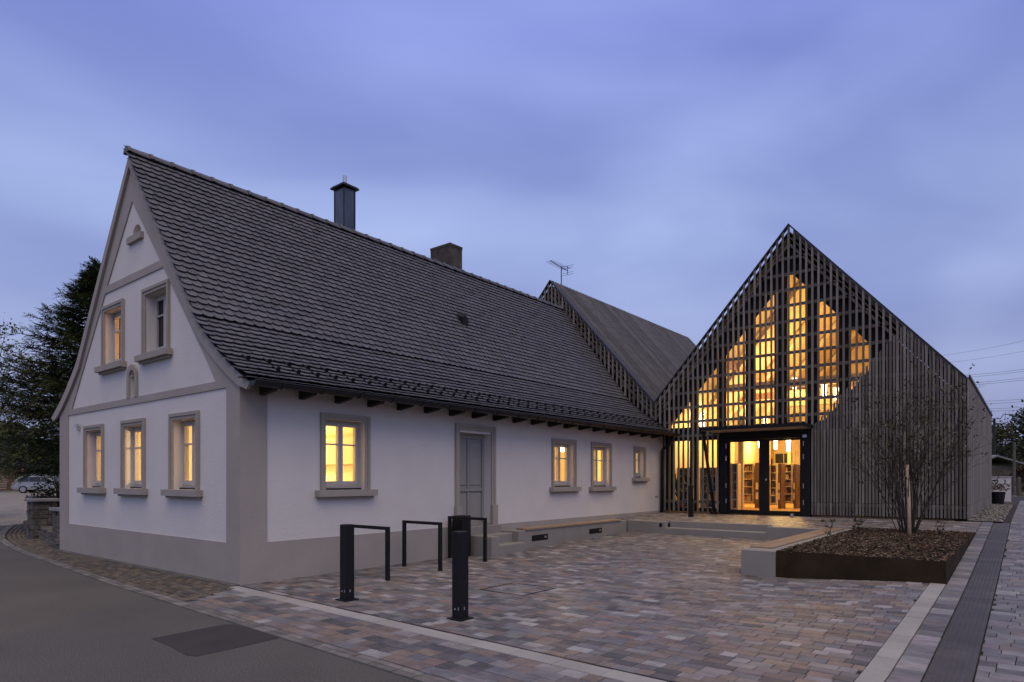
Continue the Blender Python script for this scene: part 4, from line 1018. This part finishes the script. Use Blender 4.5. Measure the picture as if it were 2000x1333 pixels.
for k in range(26):
    a = 2 * PI * k / 26 + rs.uniform(-.15, .15); tilt = rs.uniform(.12, .66) if k % 3 else rs.uniform(.02, .2); rr_ = rs.uniform(.04, .2)
    d = Vector((math.cos(a) * tilt, math.sin(a) * tilt, 1)); branch((BX + math.cos(a) * rr_, BY + math.sin(a) * rr_, BZ - .05), d, rs.uniform(2.15, 3.05), rs.uniform(.012, .02), 0)
wood.build('stems', TWIG, t); lv.build('leaves', LEAF, t)
MB().path([(BX - .36, BY - .06, .40), (BX - .26, BY - .03, 1.2), (BX - .19, BY, 1.9)], [.036, .034, .032], 10).build('planting_stake', STAKE, None, True, label='pale round wooden stake standing among the shrub stems', cat='stake')
for (sx, sy, hh, lb) in ((7.15, -6.6, .42, 'tiny leafy seedling on the mulch next to the timber bench slats'), (8.3, -6.75, .5, 'tiny leafy seedling on the mulch between bench and shrub'), (10.6, -6.5, .35, 'tiny leafy seedling at the far rim of the planter'), (10.3, -8.0, .3, 'tiny leafy seedling on the mulch towards the tactile strip')):
    tt = thing('seedling', (sx, sy, .46), lb, 'seedling', 'seedlings in the planter'); wood = MB(); lv = MB()
    for k in range(3):
        p = [Vector((sx, sy, .45))]; d = Vector((rs.uniform(-.4, .4), rs.uniform(-.4, .4), 1))
        for i in range(4): p.append(p[-1] + d * hh / 4 + Vector((rs.uniform(-.03, .03), rs.uniform(-.03, .03), 0))); [leaf(p[-1], Vector((rs.uniform(-1, 1), rs.uniform(-1, 1), rs.uniform(-.2, .5))), rs.uniform(.05, .09)) for _ in range(3)]
        wood.path(p, .004, 3, cap=False)
    wood.build('stem', TWIG, tt); lv.build('leaves', LEAF, tt)

# ================================================================== BACKGROUND LEFT
# gravel yard behind the house
g = MB(); grid(g, [-40, -20, -10, -4, 1, 4, 8, 14, 20, 30], [17.0, 18.4, 20, 24, 30, 38, 46, 56, 66, 74], far, -.03); g.build('gravel_yard', mat('yard_gravel', (.21, .195, .17), .95, var=.2, vscale=.6, fine=.35, fscale=14), kind='structure')
# conifer: drooping feathery sprays
def conifer(x, y, h, rad, zb, label, n=900, seed=1):
    rc = random.Random(seed); t = thing('conifer', (x, y, far(x, y)), label, 'tree'); z0 = far(x, y)
    MB().path([(x, y, z0 - .1), (x + .1, y, z0 + h * .4), (x, y + .05, z0 + h * .93)], [.24, .15, .02], 8).build('trunk', BARK, t)
    fo = MB(); wd = MB()
    for k in range(n):
        f_ = rc.random() ** .8; z = zb + (h - zb) * f_; reach = rad * min(1, (1 - f_) * 1.45 + .03) * rc.uniform(.7, 1.12); a = rc.uniform(0, 2 * PI); d = Vector((math.cos(a), math.sin(a), 0))
        base_c = rc.choice([(.055, .085, .03), (.075, .10, .034), (.105, .12, .04), (.045, .068, .026)]); up = rc.uniform(.15, .55)
        pts = [Vector((x, y, z0 + z))]; dd = (d + Vector((0, 0, rc.uniform(-.35, -.05)))).normalized(); n_ = 7
        for i in range(n_): dd = (dd + Vector((rc.uniform(-.09, .09), rc.uniform(-.09, .09), up * .16))).normalized(); pts.append(pts[-1] + dd * reach / n_)
        wd.path(pts, [.03 * (1 - i / 7.5) + .003 for i in range(n_ + 1)], 3, cap=False)
        for q in range(int(10 + reach * 7)):
            tq = rc.uniform(.35, 1.0); i = min(int(tq * n_), n_ - 1); b0 = pts[i].lerp(pts[i + 1], tq * n_ - i); ax = (pts[i + 1] - pts[i]).normalized()
            o = ax.cross(Vector((rc.uniform(-1, 1), rc.uniform(-1, 1), rc.uniform(-1, 1))))
            if o.length < .05: continue
            o.normalize(); sp = (ax * 1.0 + o * rc.uniform(.3, 1.0) + Vector((0, 0, rc.uniform(-.25, .3)))).normalized(); sl_ = rc.uniform(.25, .55) * (1.15 - .5 * tq) ; sh = rc.uniform(.65, 1.4); fl = sp.cross(Vector((0, 0, 1)))
            fl = fl.normalized() if fl.length > .05 else Vector((1, 0, 0))
            for j in range(9):      # one feathery spray: paired scale leaves along its rib
                tj = j / 9; c0 = b0 + sp * sl_ * tj + Vector((0, 0, -.10 * tj * tj)); sd_ = 1 if j % 2 else -1
                dl = (sp * 1.1 + fl * sd_ * (1 - .6 * tj) + Vector((0, 0, rc.uniform(-.3, .15)))).normalized(); L_ = sl_ * .42 * (1.1 - .6 * tj); s_ = dl.cross(Vector((rc.uniform(-.5, .5), rc.uniform(-.5, .5), 1))).normalized() * L_ * .15; ss = sh * rc.uniform(.85, 1.15)
                fo.add([c0, c0 + dl * L_ * .45 + s_, c0 + dl * L_, c0 + dl * L_ * .45 - s_], [(0, 1, 2, 3)], tuple(v_ * ss for v_ in base_c))
    fo.build('crown', CONI, t); wd.build('limbs', TWIG, t)
p = at_depth(196, 940, 22); conifer(p[0], p[1], 8.9, 3.8, 1.7, 'tall dark green feathery conifer behind the old house', 640, 1)
def broad(x, y, z0, h, rad, zb, label, n, cols, seed=1, name='leafy_tree', lsz=.16, twig=60, grp=None):
    rc = random.Random(seed); t = thing(name, (x, y, z0), label, 'tree', grp)
    MB().path([(x, y, z0 - .2), (x + .1, y + .1, z0 + zb), (x, y, z0 + h * .8)], [rad * .07 + .05, rad * .05 + .03, .03], 7).build('trunk', BARK, t)
    fo = MB(); lw = MB(); cl = []
    for k in range(twig):
        a = rc.uniform(0, 2 * PI); f_ = rc.uniform(0, 1); zz_ = zb + (h - zb) * f_; rr_ = rad * math.sin(PI * min(.98, .18 + .78 * f_)) ** .7 * rc.uniform(.35, 1)
        c_ = Vector((x + math.cos(a) * rr_, y + math.sin(a) * rr_, z0 + zz_)); cl.append((c_, rad * rc.uniform(.12, .26), rc.uniform(.6, 1.4)))
        s0 = Vector((x, y, z0 + zb * .8 + (zz_ - zb) * .5)); lw.path([s0, s0.lerp(c_, .5) + Vector((0, 0, .1)), c_], [.03 * rad / 3 + .012, .02, .006], 4, cap=False)
        for q in range(3): e_ = c_ + Vector((rc.uniform(-1, 1), rc.uniform(-1, 1), rc.uniform(-.6, 1))) * rad * .22; lw.path([c_, e_], [.008, .003], 3, cap=False)
    for k in range(n):
        c_, r_, sh = rc.choice(cl); p = c_ + Vector((rc.gauss(0, .6), rc.gauss(0, .6), rc.gauss(0, .5))) * r_
        d = Vector((rc.uniform(-1, 1), rc.uniform(-1, 1), rc.uniform(-1, .4))).normalized(); s_ = d.orthogonal().normalized(); s_ = Matrix.Rotation(rc.uniform(0, 6), 3, d) @ s_; L_ = lsz * rc.uniform(.6, 1.3); col = rc.choice(cols); k2 = sh * rc.uniform(.8, 1.2)
        fo.add([p, p + d * L_ * .5 + s_ * L_ * .3, p + d * L_, p + d * L_ * .5 - s_ * L_ * .3], [(0, 1, 2, 3)], tuple(v_ * k2 for v_ in col))
    fo.build('crown', TREEL, t); lw.build('limbs', BARK, t)
DG = [(.045, .06, .024), (.06, .07, .028), (.036, .046, .02)]
p = at_depth(-22, 940, 27); broad(p[0], p[1], far(p[0], p[1]), 8.0, 2.3, 2.2, 'thin-twigged tree at the kerb beside the conifer', 2300, DG, 3, lsz=.14, twig=70)
p = at_depth(112, 960, 19.5); broad(p[0], p[1], far(p[0], p[1]), 1.9, .75, .3, 'dark rounded garden bush behind the stone pillars', 1800, [(.018, .026, .012), (.026, .034, .014)], 5, 'garden_bush', .09, 30)
for u, d, h, r_, lb, sd_ in ((20, 74, 8, 5, 'dark broad tree far behind the parked car', 7), (-60, 60, 8, 4.5, 'dark broad tree at the far left edge of the yard', 8), (150, 66, 8, 5, 'dark broad tree hidden far behind the old house', 9)):
    p = at_depth(u, 940, d); broad(p[0], p[1], far(p[0], p[1]), h, r_, 1.6, lb, 3000, DG, sd_, lsz=.4, twig=60)
# stone gate pillars and garden wall
def stone_pillar(x, y, w_, d_, h, label, seed):
    rc = random.Random(seed); z0 = far(x, y); t = thing('stone_pillar', (x, y, z0), label, 'pillar', 'rough stone pillars beside the house'); z = z0 - .04
    MB().box(x - w_ / 2 + .03, x + w_ / 2 - .03, y - d_ / 2 + .03, y + d_ / 2 - .03, z, z0 + h).build('core', JOINT, t)
    while z < z0 + h - .03:
        hh = min(rc.uniform(.09, .19), z0 + h - z)
        for sx in (-1, 1):
            yy = y - d_ / 2
            while yy < y + d_ / 2 - .04:
                l_ = min(rc.uniform(.16, .36), y + d_ / 2 - yy); o = rc.uniform(-.015, .02); xe = x + sx * w_ / 2
                MB().bbox(min(xe - sx * .12, xe + sx * o), max(xe - sx * .12, xe + sx * o), yy + .006, yy + l_ - .006, z + .005, z + hh - .005, .012).build('stone', ROCK, t); yy += l_
        for sy in (-1, 1):
            xx = x - w_ / 2 + .121
            while xx < x + w_ / 2 - .13:
                l_ = min(rc.uniform(.14, .3), x + w_ / 2 - .121 - xx); o = rc.uniform(-.015, .02); ye = y + sy * d_ / 2
                MB().bbox(xx + .005, xx + l_ - .005, min(ye - sy * .12, ye + sy * o), max(ye - sy * .12, ye + sy * o), z + .005, z + hh - .005, .012).build('stone', ROCK, t); xx += l_
        z += hh
    MB().bbox(x - w_ / 2 - .06, x + w_ / 2 + .06, y - d_ / 2 - .06, y + d_ / 2 + .06, z0 + h + .002, z0 + h + .075, .012).build('cap_slab', SLABM, t)
stone_pillar(.72, 11.9, .55, .5, 1.0, 'rough stone pillar with a grey cap slab, second from the house corner', 1)
stone_pillar(1.75, 15.6, .6, .5, 1.0, 'rough stone pillar with a grey cap slab at the yard entrance', 2)
stone_pillar(.42, 8.75, .5, .7, .85, 'rough stone wall stub with a cap slab beside the house corner', 3)
# low dry stone wall along the cobbles
lwt = thing('garden_wall', (.45, 10, 0), 'low mossy dry stone wall beside the cobbles', 'wall'); rc = random.Random(6)
y = 8.3
while y < 15.2:
    for lay in range(3):
        l_ = rc.uniform(.2, .4); xx = .08 + (y - 8.3) * .16; MB().bbox(xx + rc.uniform(-.02, .02), xx + .28, y, y + l_ - .01, far(0, y) - .03 + lay * .12, far(0, y) + .085 + lay * .12, .02).build('stone', ROCK, lwt)
    y += .33
# wooden fence and pale garage behind the car
pf0 = at_depth(-30, 960, 68); pf1 = at_depth(46, 960, 68)
t = thing('wooden_screen', (pf0[0], pf0[1], far(*pf0[:2])), 'brown horizontal board screen beside the parked car', 'fence')
dv_ = Vector((pf1[0] - pf0[0], pf1[1] - pf0[1], 0)); zb_ = far(*pf0[:2])
for k in range(9):
    z = zb_ + .12 + k * .24; MB().beam((pf0[0], pf0[1], z), (pf1[0], pf1[1], z), .04, .19).build('board', FENCE, t)
for k in range(4):
    q = Vector(pf0).lerp(Vector(pf1), k / 3); MB().box(q.x - .06, q.x + .06, q.y + .05, q.y + .15, zb_ - .1, zb_ + 2.3).build('post', FENCE, t)
def far_house(u0, u1, d, h, label, col, roofh=2.5):
    a = Vector(at_depth(u0, 940, d)); b = Vector(at_depth(u1, 940, d)); a.z = b.z = far(a.x, a.y) - .2; dd = (b - a); n_ = Vector((-dd.y, dd.x, 0)).normalized()
    if n_.dot(Vector((EA[1], EA[0], 0))) < 0: n_ = -n_
    t = thing('house', a, label, 'house'); m_ = mat('far_render', col, .9, var=.06)
    dp = n_ * 7
    MB().prism([a, b, b + dp, a + dp], (0, 0, h)).build('wall', m_, t)
    up = Vector((0, 0, h)); mid = dp / 2 + Vector((0, 0, roofh))
    e = dd.normalized() * .4
    MB().add([a + up - e - n_ * .4, b + up + e - n_ * .4, b + up + mid + e, a + up + mid - e, b + up + dp + e + n_ * .4, a + up + dp - e + n_ * .4], [(0, 1, 2, 3), (3, 2, 4, 5), (0, 3, 5), (1, 4, 2), (0, 5, 4, 1)]).build('roof', DECK, t)
    for k in range(3):
        c_ = a.lerp(b, (k + .5) / 3) - n_ * .03; wv = dd.normalized() * .5
        MB().prism([c_ - wv + Vector((0, 0, 1)), c_ + wv + Vector((0, 0, 1)), c_ + wv + Vector((0, 0, 2.2)), c_ - wv + Vector((0, 0, 2.2))], -n_ * .03).build('window', CARG, t)
far_house(-80, 60, 84, 3.2, 'pale rendered house behind the wooden screen', (.55, .55, .56))
# parked car: estate, rear three-quarter
def car(u, v, d, yaw, label):
    c_ = at_depth(u, v, d); z0 = far(c_[0], c_[1]) - .03
    t = thing('parked_car', (0, 0, 0), label, 'car')
    W = .87
    prof = [(-2.15, .38), (-2.2, .55), (-2.18, .88), (-2.02, 1.0), (-1.72, 1.44), (-1.3, 1.50), (.2, 1.49), (.55, 1.40), (1.15, .98), (1.95, .86), (2.15, .68), (2.18, .45), (2.1, .30), (-2.05, .30)]
    b = MB(); n = len(prof); vs = []; fs = []
    for yy, sc in ((-W, 0), (-W * .93, 1), (W * .93, 1), (W, 0)):
        for x_, z_ in prof:
            k = .0 if z_ < 1.0 else (z_ - 1.0) * .38
            vs.append((x_ * (1 if sc else .985), yy * (1 - (k if abs(yy) > 0 else 0)), z_ if sc else .3 + (z_ - .3) * .985))
    for r in range(3):
        for i in range(n): j = (i + 1) % n; fs.append((r * n + i, r * n + j, (r + 1) * n + j, (r + 1) * n + i))
    fs += [tuple(range(n)), tuple(range(4 * n - 1, 3 * n - 1, -1))]
    b.add(vs, fs); parts = [b.build('body', CARP, None)]
    for sy in (-1, 1):
        for q in ([(-1.78, 1.03), (-1.55, 1.37), (-.95, 1.41), (-.95, 1.03)], [(-.88, 1.03), (-.88, 1.41), (-.05, 1.41), (-.05, 1.03)], [(.02, 1.03), (.02, 1.41), (.30, 1.38), (.95, 1.03)]):
            f3 = lambda z_: sy * (W * (1 - (z_ - 1.0) * .38) + .004)
            m = MB().prism([(x_, f3(z_), z_) for x_, z_ in q], (0, sy * .004, 0)); parts.append(m.build('side_window', CARG, None))
        parts.append(MB().box(-2.21, -2.02, min(sy * .60, sy * .86), max(sy * .60, sy * .86), .78, 1.0).build('tail_light', REDL, None))
        for xw in (-1.32, 1.32):
            tw = MB().path([(xw, sy * .66, .32), (xw, sy * .885, .32)], .32, 20).build('wheel', TYRE, None); parts.append(tw)
            r_ = MB().path([(xw, sy * .886, .32), (xw, sy * .895, .32)], .215, 16).build('rim', SILVER, tw); 
            sp = MB()
            for q in range(7): a_ = 2 * PI * q / 7; sp.ob((xw + math.cos(a_) * .13, sy * .897, .32 + math.sin(a_) * .13), (math.cos(a_), 0, math.sin(a_)), (0, 1, 0), (-math.sin(a_), 0, math.cos(a_)), .05, .002, .018)
            sp.build('rim_opening', TYRE, tw)
    parts.append(MB().add([(-2.03, -.62, 1.02), (-2.03, .62, 1.02), (-1.76, .52, 1.41), (-1.76, -.52, 1.41)], [(0, 1, 2, 3)]).build('rear_window', CARG, None))
    parts.append(MB().box(-2.26, -2.1, -.84, .84, .42, .62).build('rear_bumper', CARP, None)); parts.append(MB().box(-2.225, -2.19, -.26, .26, .68, .79).build('number_plate', WHITEP, None))
    for o in parts: o.parent = t
    t.location = (c_[0], c_[1], z0); t.rotation_euler = (0, 0, yaw); return t
car(88, 962, 57, R(-51.3 + 14), 'silver estate car parked in the yard beyond the conifer')

# ================================================================== BACKGROUND RIGHT
g = MB(); grid(g, [27.2, 32, 40, 60, 90, 140], [-60, -30, -20, -8, -2, 6, 20], lambda x, y: .52, 0)
g.build('grass', GRASS, kind='structure')
g = MB(); grid(g, [38, 46], [-60, -30, -16, -8, 10], lambda x, y: .535, 0); g.build('far_road', ASPH, kind='structure')
c_ = (30.0, -8.35); t = thing('utility_cabinet', (c_[0], c_[1], .6), 'white utility cabinet behind the rear corner of the library', 'cabinet')
MB().box(29.85, 30.25, -8.75, -7.6, .55, .66).build('plinth', CONC, t); MB().bbox(29.87, 30.23, -8.73, -7.62, .66, 1.70, .02).build('body', WHITEP, t); MB().box(29.84, 30.26, -8.76, -7.59, 1.70, 1.73).build('lid', WHITEP, t); MB().box(29.864, 29.869, -8.3, -7.8, 1.54, 1.58).build('vent_slot', GUT, t)
t = thing('plant_pot', (27.9, -8.32, .6), 'dark grey pot with a dry shrub behind the library corner', 'pot')
MB().cyl((27.9, -8.30), .24, .58, 1.10, 14, .30).build('pot', BLACK, t); lv = MB()
for k in range(260): pz_ = Vector((27.9 + rs.gauss(0, .2), -8.30 + rs.gauss(0, .2), 1.15 + abs(rs.gauss(0, .2)))); leaf(pz_, Vector((rs.uniform(-1, 1), rs.uniform(-1, 1), rs.uniform(-.2, 1))), .12)
lv.c = [(random.choice([(.10, .07, .06), (.06, .055, .03), (.16, .12, .10)])) for _ in lv.c]; lv.build('foliage', LEAF, t)
# shed
a = Vector(at_depth(1905, 970, 46)); b = Vector(at_depth(1984, 970, 46)); a.z = b.z = .5
t = thing('garden_shed', a, 'low wooden shed with a flat-pitched grey roof behind the cabinet', 'shed'); dd = b - a; n_ = Vector((EA[1], EA[0], 0))
MB().prism([a, b, b + n_ * 3, a + n_ * 3], (0, 0, 2.1)).build('wall', SHEDW, t)
for k in range(14):
    q = a.lerp(b, k / 14); q2 = a.lerp(b, (k + .93) / 14); MB().prism([q - n_ * .03, q2 - n_ * .03, q2, q], (0, 0, 2.09)).build('board', SHEDW, t)
mid = a.lerp(b, .42); e = dd.normalized() * .3
MB().prism([a - e + Vector((0, 0, 2.15)) - n_ * .5, mid + Vector((0, 0, 2.72)) - n_ * .5, b + e + Vector((0, 0, 2.15)) - n_ * .5, b + e + Vector((0, 0, 2.25)) - n_ * .5, mid + Vector((0, 0, 2.84)) - n_ * .5, a - e + Vector((0, 0, 2.25)) - n_ * .5], n_ * 4).build('roof', SLABM, t)
RT = 'trees behind the shed'
for k, (u, d, h, r_, lb) in enumerate(((1958, 62, 6.3, 3.0, 'sparse mid-green tree rising over the shed roof'), (2012, 58, 7.2, 3.0, 'taller dark tree to the outer side of the shed'), (1925, 70, 6.2, 3, 'dark tree rising behind the library corner and shed'), (2060, 64, 8, 4, 'dark spreading tree far beyond the path'))):
    p = at_depth(u, 940, d); broad(p[0], p[1], .5, h, r_, .8, lb, 4200, [(.045, .055, .024), (.06, .068, .03), (.03, .04, .018), (.08, .08, .045)], 30 + k, lsz=.3, twig=80, grp=RT)
p = at_depth(1995, 960, 44); broad(p[0], p[1], .5, 2.0, 1.1, .2, 'reddish hedge bush next to the shed', 2200, [(.07, .04, .03), (.05, .04, .025)], 41, 'hedge_bush', .14, 30)
# mast with aerial, utility pole, fence posts
p = at_depth(1942, 960, 52); t = thing('aerial_mast', (p[0], p[1], .5), 'tall mast with a television aerial rising behind the shed', 'mast'); zt = CAM[2] + (HY - 818) / F * 52
MB().path([(p[0], p[1], .4), (p[0], p[1], zt)], .09, 8).build('mast', GUT, t); rt_ = Vector((EA[0], -EA[1], 0))
P3 = Vector((p[0], p[1], zt)); MB().path([P3 - rt_ * .4, P3 + rt_ * .5, P3 + rt_ * .75 + Vector((0, 0, .35)), P3 + rt_ * 1.9 + Vector((0, 0, .3))], .03, 5).build('arm', GUT, t)
for k in range(4): q = P3 + rt_ * (.9 + .3 * k) + Vector((0, 0, .3)); MB().path([q - Vector((0, 0, .25)), q + Vector((0, 0, .25))], .015, 4).build('element', GUT, t)
MB().path([P3 - rt_ * .2, P3 - rt_ * .2 + Vector((0, 0, .7))], .015, 4).build('element', GUT, t)
p = at_depth(1981, 985, 40); t = thing('utility_pole', (p[0], p[1], .5), 'slim grey utility pole beside the shed', 'pole')
MB().path([(p[0], p[1], .4), (p[0], p[1], 3.9)], [.10, .07], 8).build('shaft', SHEDW, t); MB().cyl((p[0], p[1]), .13, .5, .62, 8).build('collar', CONC, t)
for k, (u, lb) in enumerate(((1972, 'short weathered wooden post just before the utility pole'), (1990, 'short weathered wooden post before the reddish hedge bush'))):
    q = at_depth(u, 985, 42); t = thing('wooden_post', (q[0], q[1], .5), lb, 'post', 'short posts by the pole'); MB().cyl((q[0], q[1]), .13, .45, 1.7, 8, .11).build('shaft', SHEDW, t); MB().cyl((q[0], q[1]), .09, 1.7, 1.78, 8, .02).build('tip', SHEDW, t)
# overhead wires crossing behind the library
WIRE = mat('wire', (.03, .03, .035), .6)
for k, (v0, v1, lb) in enumerate(((692, 661, 'topmost thin overhead wire in the sky beside the library'), (707, 681, 'second overhead wire from the top beside the library'), (733, 716, 'overhead wire, upper of the first close pair'), (737, 720, 'overhead wire, lower of the first close pair'), (748, 733, 'overhead wire, upper of the second close pair'), (752, 737, 'overhead wire, lower of the second close pair'), (782, 774, 'overhead wire, upper of the third close bundle'), (787, 779, 'overhead wire, middle of the third close bundle'), (796, 790, 'overhead wire, lower of the third close bundle'), (800, 795, 'overhead wire, lowest of the close bundles'), (822, 815, 'faint overhead wire just above the aerial mast'), (834, 828, 'faint lowest overhead wire above the trees'))):
    A = Vector(at_depth(1800, v0 + (v0 - v1) * .25, 105)); Bq = Vector(at_depth(2120, v1 - (v0 - v1) * .8, 85)); pts = [A.lerp(Bq, i / 12) - Vector((0, 0, .5 * math.sin(PI * i / 12))) for i in range(13)]
    tag(MB().path(pts, .022 if k > 1 else .016, 4).build('overhead_wire', WIRE), lb, 'wire', 'power lines behind the library')
